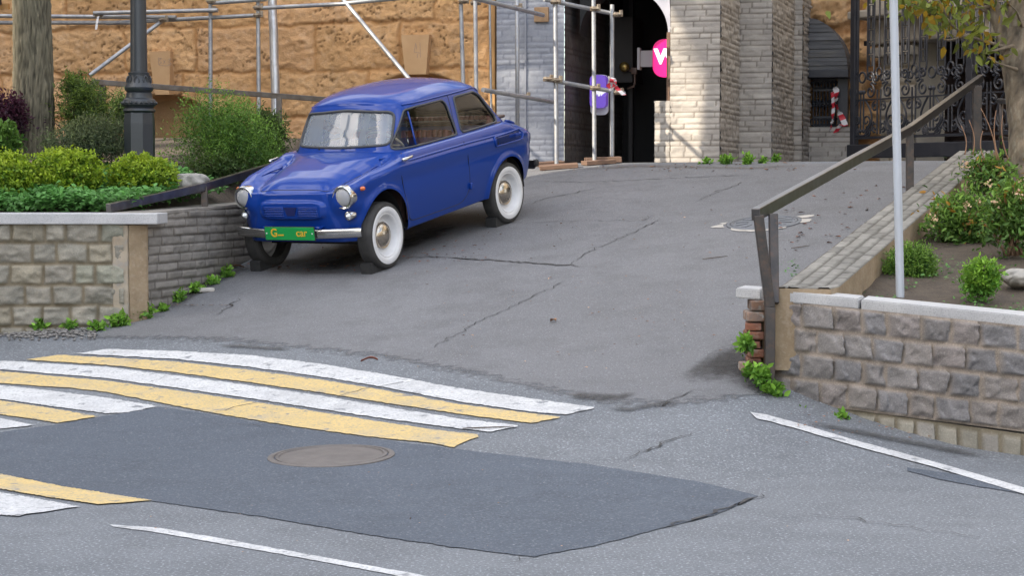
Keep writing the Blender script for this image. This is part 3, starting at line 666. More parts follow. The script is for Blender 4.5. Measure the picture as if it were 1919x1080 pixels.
# stone-clad piers
pk = dict(course=.0635, blen=.27, gap=.002, bev=.006, depth=.008, rough=.007, rs=12, tint=.13, mortar=(.5, .47, .44), wob=.003, lenvar=.8, vary=.7)
pr = dict(course=.0635, blen=.20, gap=.002, bev=.012, depth=.016, rough=.018, rs=13, tint=.15, mortar=(.5, .47, .44), wob=.006, lenvar=.8, vary=.9)
def pier(a0, a1, b0, b1, z0, z1, seed, left=False):
    x = panel('stone_pier', (a0, b0, z0), (1, 0, 0), (0, 0, 1), (0, -1, 0), a1 - a0, z1 - z0, m_pier, bld, res=.0145, seed=seed, **pk)
    panel('pier_side', (a1, b0 - .008, z0), (0, 1, 0), (0, 0, 1), (1, 0, 0), b1 - b0, z1 - z0, m_pier, x, res=.02, seed=seed + 1, **pr)
    if left: panel('pier_side', (a0, b1, z0), (0, -1, 0), (0, 0, 1), (-1, 0, 0), b1 - b0, z1 - z0, m_pier, x, res=.03, seed=seed + 2, **pk)
    return x
pb0 = -0.05; zg = 1.62
A = lambda px, b_, py=200: float(BP(px, py, b_)[0])
Zt = float(BP(1240, 191, pb0)[1])
pier(A(1227, pb0), A(1255.5, pb0), pb0, pb0 + 1.2, zg, Zt, 51, True)
MB().box(((A(1227, pb0) + A(1255.5, pb0)) / 2, pb0 + .6, Zt + .004), (A(1255.5, pb0) - A(1227, pb0) + .02, 1.2, .02)).build('pier_cap', m_pier, bld)
pier(A(1256, pb0), A(1349, pb0), pb0, pb0 + 1.3, zg, 5.4, 53, True)
b2 = 1.25; pier(A(1380, b2), A(1446, b2), b2, b2 + 2.0, zg, 5.4, 57)
b3 = 3.1; pier(A(1484, b3), A(1503, b3), b3, b3 + .75, zg, 5.4, 61)
# low plinth between the pier and the gate, opening with grille, half-round timber canopy
b4 = 3.75
zp = float(BP(1560, 240, b4)[1])
panel('stone_plinth', (A(1490, b4), b4, 1.55), (1, 0, 0), (0, 0, 1), (0, -1, 0), A(1604, b4) - A(1490, b4), zp - 1.55, m_pier, bld, res=.016, seed=66, **pk)
MB().box(((A(1490, b4) + A(1604, b4)) / 2, b4 + .25, zp + .004), (A(1604, b4) - A(1490, b4), .5, .02)).build('plinth_cap', m_pier, bld)
b5 = 4.4
panel('rusticated_wall', (A(1500, b5), b5, 1.55), (1, 0, 0), (0, 0, 1), (0, -1, 0), A(1700, b5) - A(1500, b5), 4.2, m_ochre, bld, res=.024, course=.5, blen=1.0, gap=.02, bev=.08, depth=.05, rough=.10, rs=5.0,
      dome=.05, seed=77, tint=.12, mortar=(.7, .6, .5), wob=.03, lenvar=.3, pit=.04, crack=.04)
canopy = MB()
cx0 = A(1497, b4 - .1, 130); zc0 = float(BP(1560, 131, b4 - .1)[1]); rC = A(1588, b4 - .1) - cx0
nb = 13
m_shingle = M('dark weathered timber boards', (.115, .115, .12), (.075, .075, .08), 10, .6, bump=.4, bscale=40, stretch=(.3, 1, 1), attr=True, speck=(.2, .17, .12), speck_scale=8, speck_amt=.25)
for i in range(nb):
    z0, z1 = i / nb, (i + 1) / nb
    x0, x1 = sqrt(1 - z0 ** 2), sqrt(max(0, 1 - z1 ** 2)); g = .85 + .4 * hsh(i, 3, 2)
    hh = 1.12
    poly = [(cx0 - rC * x0, zc0 + rC * hh * z0 + .004), (cx0 + rC * x0, zc0 + rC * hh * z0 + .004), (cx0 + rC * x1, zc0 + rC * hh * z1), (cx0 - rC * x1, zc0 + rC * hh * z1)]
    canopy.prism(poly, b4 - .12 - .015 * (i % 2), b4 + .45, fn=lambda V: np.stack([V[:, 0], V[:, 2], V[:, 1]], 1), col=(g, g, g))
cn = canopy.build('timber_canopy', m_shingle, bld, col=True)
b = MB(); b.box((cx0, b4 + .1, zc0 - .05), (2 * rC + .04, .55, .10), bev=.01); b.box((A(1578, b4), b4 + .12, (zc0 + zp) / 2 - .05), (.13, .14, zc0 - zp - .10)); b.build('canopy_frame', m_iron, cn)
# cast grille in the opening
gr = MB(); g0, g1 = A(1524, b4 + .2), A(1566, b4 + .2); gz0 = zp + .02; gz1 = float(BP(1545, 150, b4 + .2)[1]); yb = b4 + .2
for zf in (gz0, gz0 + .13, (gz0 + gz1) / 2, gz1 - .13, gz1): gr.box(((g0 + g1) / 2, yb, zf), (g1 - g0, .025, .025))
for i in range(8):
    x = g0 + (g1 - g0) * i / 7; gr.tube([(x, yb, gz0), (x, yb, gz1)], .011, 8)
    for zf in (gz0 + .28, (gz0 + gz1) / 2, gz1 - .28): gr.lathe([(.011, -.03), (.024, 0), (.011, .03)], 8, c=(x, yb, zf))
    for zf in (gz0 + .065, gz1 - .065):
        gr.tube([(x + .035 * cos(t), yb, zf + .05 * sin(t)) for t in np.linspace(0, 2 * pi, 13)[:-1]], .008, 6, closed=True)
gr.build('window_grille', m_iron, bld)
# ground floor clutter: lamp, pipe
root = empty('wall_lamp', tuple(bw(*[float(v) for v in (BP(1170, 125, 1.70)[0], 1.70)], float(BP(1170, 125, 1.70)[1]))), BA)
tag(root, 'round brass bulkhead lamp on a bent pipe inside the dark archway', 'lamp')
RX = Matrix.Rotation(radians(90), 3, 'X')
MB().lathe([(.0, .05), (.03, .048), (.055, .03), (.063, 0), (.055, -.012), (.0, -.02)], 20, M=np.array(RX)).build('shade', m_gold, root, True)
MB().tube([(.05, .03, -.04), (.10, .03, -.05), (.125, .03, -.05), (.125, .03, -.20), (.11, .03, -.24), (.03, .03, -.27)], .014, 8).box((.12, .03, -.05), (.07, .05, .08), bev=.006).build('conduit', M('brown conduit', (.14, .09, .07), rough=.5), root, True)

# ------------------------------------------------------------------ signs
def text(name, s, size, mat, parent, loc, rot=(radians(90), 0, 0), ext=.004, sx=1.0, off=0.0):
    cu = bpy.data.curves.new(name, 'FONT'); cu.body = s; cu.size = size; cu.extrude = ext; cu.align_x = 'CENTER'; cu.align_y = 'CENTER'; cu.offset = off
    cu.materials.append(mat); o = link(bpy.data.objects.new(name, cu), parent); o.location = loc; o.rotation_euler = rot; o.scale = (sx, 1, 1)
    bpy.context.view_layer.update()
    me = bpy.data.meshes.new_from_object(o.evaluated_get(bpy.context.evaluated_depsgraph_get())); me.name = name
    nm = o.name; o.name = 'tmp'; q = link(bpy.data.objects.new(nm, me), parent); q.location = loc; q.rotation_euler = rot; q.scale = (sx, 1, 1)
    bpy.data.objects.remove(o); return q
def rrect(w, h, r, n=8):
    pts = []
    for cx, cy, a0 in ((w / 2 - r, h / 2 - r, 0), (-w / 2 + r, h / 2 - r, 90), (-w / 2 + r, -h / 2 + r, 180), (w / 2 - r, -h / 2 + r, 270)):
        for k in range(n + 1):
            a = radians(a0 + 90 * k / n); pts.append((cx + r * cos(a), cy + r * sin(a)))
    return pts
XZ = lambda V: np.stack([V[:, 0], V[:, 2], V[:, 1]], 1)
m_letter = M('lit white letters', (.9, .88, .95), rough=.4, emit=(1, .95, 1), estr=.12)
def sign(px0, px1, py0, py1, b_, r, colr, e, label, txt, tpx, tsize, bracket):
    a0, z1 = [float(v) for v in BP(px0, py0, b_)]; a1, z0 = [float(v) for v in BP(px1, py1, b_)]
    cx, cz = (a0 + a1) / 2, (z0 + z1) / 2
    root = empty('lit_sign', tuple(bw(cx, b_, cz)), BA); tag(root, label, 'sign')
    w, h = a1 - a0, z1 - z0
    MB().prism(rrect(w, h, r), -.06, .06, fn=XZ).build('light_box', M('sign acrylic ' + label[:8], colr, rough=.3, emit=colr, estr=e), root)
    ta, tz = [float(v) for v in BP(*tpx, b_)]
    text('lettering', txt, tsize, m_letter, root, (ta - cx, -.064, tz - cz), off=.012)
    for nm, bx_, mt in bracket(w, h): MB().prism(rrect(*bx_[:3]), bx_[5], bx_[6], fn=lambda V: XZ(V) + np.array([bx_[3], 0, bx_[4]])).build(nm, mt, root)
    return root
m_grey = M('grey bracket paint', (.30, .28, .29), rough=.5); m_pale = M('pale sign back', (.62, .62, .66), rough=.4)
sign(1225, 1290, 74, 144, .9, .13, (.74, .008, .20), .12, 'pink rounded sign with a white W, hanging in the archway on a grey bracket', 'WB', (1259, 107), .235,
     lambda w, h: [('bracket', (.17, .19, .01, -w / 2 - .075, .0, -.02, .03), m_grey), ('bracket_plate', (.03, .26, .01, -w / 2 - .17, .0, -.06, .06), m_grey)])
sign(1107.5, 1137.5, 141, 202, .55, .055, (.20, .10, .62), .09, 'purple rounded sign with white letters WB behind the scaffold tubes', 'WB', (1125.5, 174), .098,
     lambda w, h: [('sign_back', (w + .02, h + .09, .06, -.012, -.035, .065, .10), m_pale)])

# ------------------------------------------------------------------ street furniture
def place(name, loc, label, cat, rz=0.0, group=None):
    return tag(empty(name, tuple(float(v) for v in loc), rz), label, cat, group)
m_cast = M('worn cast iron cover', (0.165, 0.148, 0.138), (0.125, 0.112, 0.105), 8, 0.6, metal=0.3, bump=.25, bscale=60)
m_cast2 = M('blue grey cast iron cover', (0.17, 0.18, 0.20), (0.13, 0.14, 0.155), 8, 0.55, metal=0.3, bump=.25, bscale=60)
m_conc = M('broken pale concrete', (0.50, 0.47, 0.43), (0.40, 0.375, 0.34), 12, 0.9, bump=.8, bscale=40)
def gframe(p):
    e = .05; gx_ = (Hg(p[0] + e, p[1]) - Hg(p[0] - e, p[1])) / (2 * e); gy_ = (Hg(p[0], p[1] + e) - Hg(p[0], p[1] - e)) / (2 * e)
    n = np.array([-gx_, -gy_, 1.0]); n /= np.linalg.norm(n); x = np.array([1, 0, gx_]); x /= np.linalg.norm(x); y = np.cross(n, x)
    return np.stack([x, y, n], 1)
def manhole(px, py, R, mat, label, lift, ribs=True):
    p = G(px, py); Mx = gframe(p)
    root = place('manhole', p, label, 'manhole cover'); root.rotation_euler = Matrix(Mx.tolist()).to_euler()
    MB().lathe([(R * 1.16, -.01), (R * 1.15, lift - .004), (R * 1.05, lift), (R * 1.03, lift - .008), (R * 1.03, -.01)], 48).build('cover_frame', mat, root, True, 30)
    b = MB().lathe([(R * 1.015, -.01), (R * 1.01, lift - .002), (R * .95, lift + .001), (R * .93, lift - .006), (R * .9, lift - .006), (.0, lift + .002)], 48)
    for k in range(12 if ribs > .5 else 0):
        a = 2 * pi * k / 12 + .1; pq = [(.14 * cos(a), .14 * sin(a), lift + .003 * ribs), (R * .88 * cos(a - .10), R * .88 * sin(a - .10), lift + .0), (R * .88 * cos(a + .10), R * .88 * sin(a + .10), lift + .0)]
        b.add(pq + [(x, y, -.01) for x, y, z in pq], [(0, 1, 2), (0, 3, 4, 1), (1, 4, 5, 2), (2, 5, 3, 0)])
    b.build('cover', mat, root, True, 30)
    return root
manhole(621, 857, .30, m_cast, 'brown iron manhole cover sunk in the dark asphalt patch in front of the crosswalk', .0135, .12)
mh = manhole(1432, 419, .285, m_cast2, 'grey manhole cover with radial ribs on the ramp, ringed by crumbling concrete', .016)
b = MB(); rr = np.random.RandomState(4)
for a0, a1, r0, r1 in ((200, 300, 1.12, 1.38), (165, 188, 1.25, 1.6), (330, 365, 1.12, 1.45), (8, 28, 1.2, 1.7), (150, 163, 1.2, 1.4)):
    n = 14; t = np.radians(np.linspace(a0, a1, n)); R = .285
    ro = R * (r1 + .12 * (rr.rand(n) - .5)) ; w = np.sin(np.linspace(0, pi, n)) ** .5; ro = R * r0 + (ro - R * r0) * w
    V = np.concatenate([np.c_[R * r0 * np.cos(t), R * r0 * np.sin(t), np.full(n, .010)], np.c_[ro * np.cos(t), ro * np.sin(t), np.full(n, .008)]])
    b.add(V, [(i, n + i, n + i + 1, i + 1) for i in range(n - 1)])
b.build('concrete_collar', m_conc, mh)

# right-hand rail on the kerb
def kxy(y): return kA + kd * ((y - kA[1]) / kd[1])
r0 = P(1416, 402, 12.0); r1 = P(1705, 243, 16.9); r2 = P(1838, 146, 19.9)
root = place('handrail', P(1440, 575, 12.0), 'dark steel handrail rising along the kerb wall on the right of the ramp', 'handrail')
def ch(o): return child(o, root)
b = MB(); b.beam(r0, r1, .055, .075, bev=.006); b.beam(r1 + (r1 - r0) * -.002, r2, .054, .073, bev=.006); ch(b.build('rail', m_rail))
f0 = P(1443, 576, 12.02); ff = P(1425, 418, 12.0); fb = P(1451, 408, 12.25)
ch(MB().beam(f0 - [0, 0, .62], f0 + [0, 0, .0], .06, .06, up=(0, 1, 0), bev=.004).build('leg', m_leg))
ch(MB().beam(f0, P(1421, 404, 12.0), .06, .055, up=(0, 1, 0), bev=.004).build('leg', m_leg))
ch(MB().beam(f0 + [.03, .03, .02], P(1449, 402, 12.2), .055, .055, up=(0, 1, 0), bev=.004).build('leg', m_leg))
q = P(1705, 392, 16.9); ch(MB().beam(q, r1 - [0, 0, .03], .062, .05, up=(0, 1, 0), bev=.004).box(q, (.16, .12, .012)).build('leg', m_leg))
q = P(1831, 282, 19.5); ch(MB().beam(q, P(1831, 160, 19.5), .085, .05, up=(0, 1, 0), bev=.004).build('leg', m_leg))
root = place('handrail', P(1910, 250, 19.5), 'short dark round rail half hidden behind the tree on the right', 'handrail')
ch(MB().tube([P(1872, 189, 19.8), P(1890, 190, 19.4), P(1990, 200, 18.5)], .028, 10).tube([P(1875, 258, 19.8), P(1895, 262, 19.4), P(1990, 272, 18.5)], .022, 10).build('rail', m_rail, smooth=True))
ch(MB().tube([P(1876, 189, 19.7), P(1876, 300, 19.7)], .022, 10).build('leg', m_leg, smooth=True))
# left rails
root = place('handrail', P(205, 395, 15.7), 'low dark handrail along the planter edge, running behind the car bonnet', 'handrail')
a = P(203, 390, 15.72); m1 = P(383, 350, 16.9); m2 = P(520, 309, 18.1); m3 = m2 + np.array([.38, .92, .17]) * 2.2
ch(MB().beam(a, m1, .05, .07, bev=.004).beam(m1, m2, .049, .069, bev=.004).beam(m2, m3, .05, .07, bev=.004).build('rail', m_rail))
ch(MB().beam(P(384, 398, 16.9), m1, .05, .05, up=(0, 1, 0)).build('leg', m_leg))
ch(MB().beam(m3 - [0, 0, .7], m3, .05, .05, up=(0, 1, 0)).build('leg', m_leg))
root = place('handrail', P(192, 290, 20.6), 'flat dark handrail in front of the ochre wall behind the shrubs', 'handrail')
ch(MB().beam(P(172, 153, 20.4), P(605, 186, 21.6), .05, .055, bev=.004).beam(P(605, 186, 21.6), P(760, 198, 22.0), .05, .055).build('rail', m_rail))
for px, py, D in ((192, 156, 20.46), (523, 182, 21.35)):
    t = P(px, py, D); ch(MB().beam(t - [0, 0, .95], t, .06, .05, up=(0, 1, 0)).build('leg', m_leg))

# lamp post
m_post = M('dark blue grey post paint', (0.016, 0.021, 0.027), (0.022, 0.027, 0.033), 6, 0.38, spec=.6, bump=.08, bscale=60)
lp = P(262, 300, 17.5); lz = float(soilL(lp[0], 17.5)); root = place('lamp_post', (lp[0], 17.5, lz), 'dark lamp post with ornate collar on an octagonal base, rising between the shrubs', 'lamp post')
zz = lambda py: P(262, py, 17.5)[2] - lz
s_ = 17.5 / F
MB().lathe([(29 * s_, -.1), (29 * s_, zz(232)), (28 * s_, zz(213)), (26 * s_, zz(209))], 8, M=np.array(Matrix.Rotation(radians(22.5), 3, 'Z'))).build('base', m_post, root)
prof = [(27, 211), (30, 208), (29, 204), (26, 203), (27, 200), (31, 197), (32, 192), (30, 187), (25, 184), (24, 178), (24, 175), (22, 173), (26, 169), (27, 164), (23, 156), (20, 148), (19, 141), (20, 138), (20, 136), (16, 135)]
b = MB().lathe([(r * s_, zz(y)) for r, y in prof], 32)
for k in range(20):
    t = 2 * pi * k / 20; r = 31.5 * s_
    b.lathe([(.0, .014), (.010, .010), (.014, 0), (.010, -.010), (0, -.014)], 8, c=(r * cos(t), r * sin(t), zz(193)))
for k in range(8):
    t = 2 * pi * k / 8
    pts = [((20.3 + 2.6 * sin(q * pi)) * s_, zz(142) * (1 - q) + zz(160) * q) for q in np.linspace(0, 1, 7)]
    for sg in (-1, 1):
        b.tube([(r * cos(t + sg * .22 * sin(i / 6 * pi)), r * sin(t + sg * .22 * sin(i / 6 * pi)), z) for i, (r, z) in enumerate(pts)], .0055, 5)
b.build('collar', m_post, root, True, 35)
MB().lathe([(15.8 * s_, zz(136)), (15.2 * s_, zz(60)), (14.6 * s_, zz(0)), (.065, 3.4), (.05, 5.2)], 28).build('pole', m_post, root, True, 35)
MB().lathe([(.05, 5.2), (.11, 5.25), (.12, 5.35), (.20, 5.8), (.22, 5.82), (.05, 6.05), (.0, 6.1)], 8).build('lantern', m_post, root)
# white pole
root = place('sign_pole', P(1687, 556, 12.75), 'tall pale grey metal pole standing in the right planter', 'pole')
q0 = P(1687, 553, 12.75); q1 = P(1674.5, 0, 12.75); q2 = q1 + (q1 - q0) * .45
ch(MB().tube([q0 - [0, 0, .1], q0, q1, q2], .0275, 16).build('tube', M('pale blue grey pole paint', (.46, .50, .56), (.40, .42, .45), 5, .45, metal=.1, stretch=(1, 1, .2)), smooth=True))

# ------------------------------------------------------------------ scaffolding
def clamp(b, p, r=.036):
    p = np.asarray(p, float); b.box(p, (.085, .075, .05), rz=.3, bev=.01); b.box(p + [.045, -.02, .012], (.04, .03, .075), rz=.3, bev=.006); b.tube([p + [-.05, -.045, .0], p + [.05, -.045, .0]], .010, 6)
def bp(px, py, b_): a, z = BP(px, py, b_); return bw(float(a), b_, float(z))
TR = .0245
root = place('scaffolding', bp(483, 300, -.75), 'grey tube scaffolding against the ochre wall behind the car', 'scaffolding')
sl_ = -.85
def pole(px0, py0, px1, py1, b0, b1, nm='tube', r=TR, e0=0.0, e1=0.0, mt=None):
    a = bp(px0, py0, b0); c = bp(px1, py1, b1); d = c - a
    ch(MB().tube([a - d * e0, c + d * e1], r, 10).build(nm, mt or m_galv, smooth=True, angle=40))
pole(394.5, -60, 394.5, 300, sl_, sl_); pole(483, -60, 486, 320, sl_, sl_)
pole(862, -60, 869, 200, sl_, sl_); pole(890, -60, 893, 230, sl_ - .2, sl_ - .2); pole(917, -40, 921, 240, .0, .0, r=.014)
pole(-40, 29, 330, 32, sl_ - .05, sl_ - .05); pole(-40, 42, 250, 42, sl_, sl_); pole(200, 43, 482, 28, sl_, sl_)
pole(176, 24, 408, 18.5, sl_ - .12, sl_ - .12); pole(398, 5, 500, -2, sl_ - .05, sl_ - .05); pole(478, 15, 655, 6, sl_ - .05, sl_ - .05); pole(650, 5, 900, -18, sl_ - .05, sl_ - .05)
pole(306, 37, 168, 141, sl_, sl_ - .6); pole(638, -8, 768, 149, sl_, sl_ - .5)
for px, py in ((395, 19), (395, 2), (483, 28), (483, 14), (306, 37), (184, 28), (890, 5), (868, 2), (1113, 8)): 
    if px < 900: b = MB(); clamp(b, bp(px, py, sl_ - .06)); ch(b.build('clamp', m_clamp))
# foil wrapped drainpipe
dp = MB(); pts = [bp(509, -60, -.3), bp(511, 30, -.3), bp(513, 60, -.3), bp(514, 110, -.3), bp(516, 160, -.3), bp(517, 240, -.3), bp(518, 300, -.3)]
dp.tube(resample(pts, 60), .062 + .006 * np.random.RandomState(2).randn(60).cumsum().clip(-1.5, 1.5), 14)
o = dp.build('drainpipe', m_foil, smooth=True); tag(o, 'silver foil wrapped drainpipe running down the ochre wall', 'pipe')
# right bay in front of the archway
root = place('scaffolding', G(1043, 315), 'grey tube scaffolding with crossing rails in front of the archway', 'scaffolding')
g1 = G(1043, 314); g2, g3 = P(1114, 300, 22.0), P(1147, 300, 22.25)
for q_ in (g2, g3): q_[2] = float(Hg(q_[0], q_[1]))
def stand(g, px1, py1):
    D1 = g[1]; t = P(px1, py1, D1); ch(MB().tube([g + [0, 0, .02], t], TR, 10).build('tube', m_galv, smooth=True, angle=40)); return t
stand(g1, 1040, -60); stand(g2, 1112, -60); stand(g3, 1147, 8)
g4 = bp(970, 300, -.35); ch(MB().tube([g4 - [0, 0, .1], bp(969, -60, -.35)], TR, 10).build('tube', m_galv, smooth=True)) 
def rail2(p, D0, q, D1): ch(MB().tube([P(*p, D0), P(*q, D1)], TR, 10).build('tube', m_galv, smooth=True, angle=40))
D_ = g1[1]
rail2((1021, 148), D_ - .06, (1170, 175), g3[1] + .1); rail2((1020, -2), D_ - .06, (1162, 28), g3[1] + .1)
rail2((880, -6), D_ - 1.0, (1018, 28), 22.6); rail2((905, 168), D_ - 1.0, (1036, 191), 22.5)
for px, py, D in ((1043, 150, D_), (1114, 165, g2[1]), (1158, 173, g3[1]), (1114, 16, g2[1]), (1156, 27, g3[1]), (1040, 3, D_), (968, 14, 22.3), (983, 181, 22.3), (1026, 148, D_ - .06)): b = MB(); clamp(b, P(px, py, D - .02)); ch(b.build('clamp', m_clamp))
b = MB(); pd = bp(1015, 27, -.02); b.box(pd, (.17, .05, .17), rz=BA, bev=.006); o = b.build('wooden_pad', M('square plywood pad', (.35, .22, .12), (.25, .15, .08), 10, .7)); tag(o, 'square plywood pad between a scaffold tube and the grey brick wall', 'board')
GB = lambda px, py: G(px, py) if py > 306 else (lambda q: np.array([q[0], q[1], float(Hg(q[0], q[1]))]))(P(px, py, 22.1))
for i, (px, py, L_, rz, lab) in enumerate(((1047, 317, .42, .02, 'brown board under the nearest scaffold pole'), (1122, 309, .36, .38, 'brown board lying aslant under the middle scaffold pole'), (1130, 302, .40, .1, 'brown board behind the aslant one at the archway'), (1030, 303, .3, .3, 'short brown board by the grey brick wall behind the car bumper'))):
    p = GB(px, py); Mx = gframe(p); Rz = np.array(Matrix.Rotation(rz, 3, 'Z')); o = MB().box(p + [0, 0, .03 if i != 2 else .045], (L_, .16, .045 if i != 2 else .06), M=Mx @ Rz, bev=.004).build('sole_board', m_dwood); tag(o, lab, 'board', 'boards under the scaffold poles')
# barrier tape
m_tape = M('red white tape', (.75, .72, .72), rough=.4, attr=True)
def tape(name, pts, w, label, seed=0, n=60, stripe=.07):
    r = np.random.RandomState(seed); p = resample(np.array(pts), n); L = np.r_[0, np.cumsum(np.linalg.norm(np.diff(p, axis=0), axis=1))]
    th = np.cumsum(r.randn(n)) * .25 + seed; side = np.stack([np.cos(th), np.sin(th) * .7, .35 * np.sin(th * 1.3)], 1)
    side /= np.linalg.norm(side, axis=1, keepdims=True); V = np.stack([p - side * w / 2, p + side * w / 2], 0)
    red = ((L / stripe).astype(int) % 2)[None, :, None]; col = np.where(red == 1, [[[.85, .05, .08]]], [[[1, 1, 1]]]) * np.ones((2, n, 1))
    o = grid_obj(name, V, m_tape, col=col); tag(o, label, 'tape'); return o
tape('barrier_tape', [P(1142, 143, 21.7), P(1140, 160, 21.72), P(1146, 170, 21.74), P(1152, 157, 21.75), P(1150, 145, 21.75), P(1145, 150, 21.7), P(1156, 165, 21.8), P(1170, 178, 21.8)], .05, 'red and white tape knotted round the scaffold rail', 2)
def tb(pts, b_): return [bp(x, y, b_) for x, y in pts]
tape('barrier_tape', tb([(1564, 163), (1568, 170), (1566, 190), (1570, 205), (1578, 220), (1585, 236), (1576, 232), (1566, 248)], b4 - .05), .075, 'red and white tape hanging from the window grille', 5, 80, .075)
tape('barrier_tape', tb([(1566, 163), (1560, 172), (1562, 200), (1560, 225), (1556, 246)], b4 - .02), .05, 'thin strand of red and white tape beside the grille post', 8)
tape('barrier_tape', tb([(184, 30), (182, 40), (180, 55)], sl_ - .2), .03, 'pale pink tape end tied on the scaffold tube', 3, 20, .3)
# floodlight at the top left
p = bp(3, 4, .1); root = place('floodlight', p, 'dark floodlight on a wooden board, cut by the top left corner', 'lamp', BA)
MB().box((-.06, -.12, .02), (.22, .10, .12), bev=.015).build('housing', m_iron, root); MB().box((-.05, .02, -.05), (.28, .05, .07)).build('mounting_board', m_wood, root)

# ------------------------------------------------------------------ wrought iron gate
gA = P(1597, 297, 23.4); gB = P(1905, 297, 20.9); gd = (gB - gA)[:2]; gl = np.linalg.norm(gd); gd /= gl
root = place('iron_gate', (gA[0], gA[1], 0), 'tall black wrought iron gate with scrollwork on the right', 'gate', atan2(gd[1], gd[0]))
gn = np.array([-gd[1], gd[0]])
def GP(px, py):
    d = rayv(px, py); t = (gA[:2] @ gn) / (d[0] * gn[0] + d[1] * gn[1]); q = d[:2] * t
    return np.array([(q - gA[:2]) @ gd, 0.0, d[2] * t + CZ])
gw = gl; zb0, zb1 = GP(1600, 297)[2], GP(1600, 271)[2]
b = MB(); b.box((gw / 2 + .3, 0, (zb0 + zb1) / 2), (gw + .7, .10, zb1 - zb0), bev=.012); b.build('kick_panel', m_iron, root)
MB().box((.035, 0, 2.75), (.075, .075, 2.75), bev=.006).build('post', m_iron, root)
MB().box((gw * .73, .02, 2.75), (.10, .07, 2.75), bev=.006).build('post', m_iron, root)
zr = GP(1600, 262)[2]; zsc = GP(1615, 150)[2]; zs2 = GP(1615, 165)[2]
sc_ = MB(); IR = .0125
def spiral(cx, cz, r, a0, turns, n=26, end=.25):
    t = np.linspace(0, 1, n); a = radians(a0) + turns * 2 * pi * t; rr = r * (1 - (1 - end) * t)
    return [(cx + q * cos(w), 0, cz + q * sin(w)) for q, w in zip(rr, a)]
mod = GP(1720, 200)[0] - GP(1644, 200)[0]; nm = int(gw / mod * 2) + 3
pitch = mod * .86
z_low, z_mid, z_top = zr + .02, zsc - .02, 4.1
sc_.box((gw / 2, 0, z_low), (gw, .03, .03))
sc_.box((gw / 2, 0, GP(1640, 186)[2]), (gw, .02, .018))
for k in range(int(gw / pitch) + 1):
    x = .18 + k * pitch
    if x > gw + .2: break
    hm = z_mid - z_low
    for sg in (-1, 1):
        # lyre body
        tt = np.linspace(0, 1, 24); xx = x + sg * (.06 + .15 * np.sin(tt * pi) * (1 - .35 * tt)); sc_.tube(np.c_[xx, 0 * tt, z_low + .04 + hm * .62 * tt], IR, 6)
        sc_.tube(spiral(x + sg * .155, z_mid - .12, .085, 90 if sg > 0 else 90, -sg * 1.3), IR, 6)
        sc_.tube(spiral(x + sg * .085, z_low + hm * .30, .075, -90, sg * 1.25), IR * .9, 6)
        sc_.tube(spiral(x + sg * .12, z_low + .06, .06, 90, sg * 1.2), IR * .9, 6)
        sc_.tube(spiral(x + sg * .16, z_mid + .05, .075, -90, sg * 1.4), IR, 6)
        sc_.tube([(x + sg * .028, 0, z_low + .10), (x + sg * .028, 0, z_low + hm * .78)], IR * .9, 6)
        sc_.lathe([(0, -.03), (.022, -.01), (.026, .01), (.014, .03), (0, .036)], 8, c=(x + sg * .028, 0, z_low + hm * .80))
        sc_.lathe([(0, -.03), (.022, -.01), (.022, .01), (0, .03)], 8, c=(x + sg * .028, 0, z_low + .08))
        # upper panel: chain of links between two bars
        X = x + sg * pitch * .25
        for s2 in (-1, 1):
            sc_.tube([(X + s2 * .062, 0, z_mid + (.02 if s2 < 0 else .13)), (X + s2 * .062, 0, z_mid + 1.05)], IR * .9, 6)
        for q in range(6):
            zc = z_mid + .24 + q * .145; w, h_ = .03, .062
            sc_.tube([(X - w, 0, zc - h_), (X + w, 0, zc - h_), (X + w, 0, zc + h_), (X - w, 0, zc + h_)], .0105, 6, closed=True)
        sc_.tube([(X + .062 * cos(t), 0, z_mid + .13 + .062 * sin(t)) for t in np.linspace(pi, 2 * pi, 10)], IR * .9, 6)
        sc_.tube(spiral(X, z_mid + 1.17, .085, 180 if sg > 0 else 0, sg * 1.3), IR, 6)
        sc_.tube(spiral(X + sg * .0, z_mid + 1.40, .10, 200 if sg > 0 else -20, -sg * 1.4), IR, 6)
    xm = x + pitch / 2
    for s2 in (-1, 1):
        sc_.tube([(xm + s2 * .03, 0, z_low + .04), (xm + s2 * .03, 0, z_mid - .10)], IR * .9, 6)
        sc_.tube(spiral(xm + s2 * .07, z_low + hm * .55, .06, 90, -s2 * 1.3), IR * .9, 6); sc_.tube(spiral(xm + s2 * .07, z_low + hm * .18, .06, -90, s2 * 1.3), IR * .9, 6)
        sc_.tube(spiral(xm + s2 * .06, z_mid + .03, .065, -90, s2 * 1.3), IR, 6)
    sc_.tube([(xm + .05 * cos(t), 0, z_mid + .10 + .05 * sin(t)) for t in np.linspace(0, 2 * pi, 13)[:-1]], IR, 6, closed=True)
    sc_.tube([(xm, 0, z_mid + .16), (xm, 0, z_mid + 1.6)], IR * .9, 6)
    sc_.tube([(x, 0, z_mid + 1.05), (x, 0, z_mid + 1.6)], IR, 6)
    sc_.tube([(x + .06 * cos(t), 0, z_mid + .05 + .06 * sin(t)) for t in np.linspace(0, 2 * pi, 14)[:-1]], IR, 6, closed=True)
    for dz in (1.18, 1.30, 1.42):
        sc_.tube([(x - .06, 0, z_mid + dz + .03), (x, 0, z_mid + dz), (x + .06, 0, z_mid + dz + .03)], IR * .8, 6)
    sc_.tube([(x + .21 * cos(t) , 0, z_low + .19 + .17 * sin(t)) for t in np.linspace(pi, 2 * pi, 16)], IR, 6)
sc_.box((gw / 2, 0, z_mid + 1.62), (gw, .035, .04))
sc_.build('scrollwork', m_iron, root)
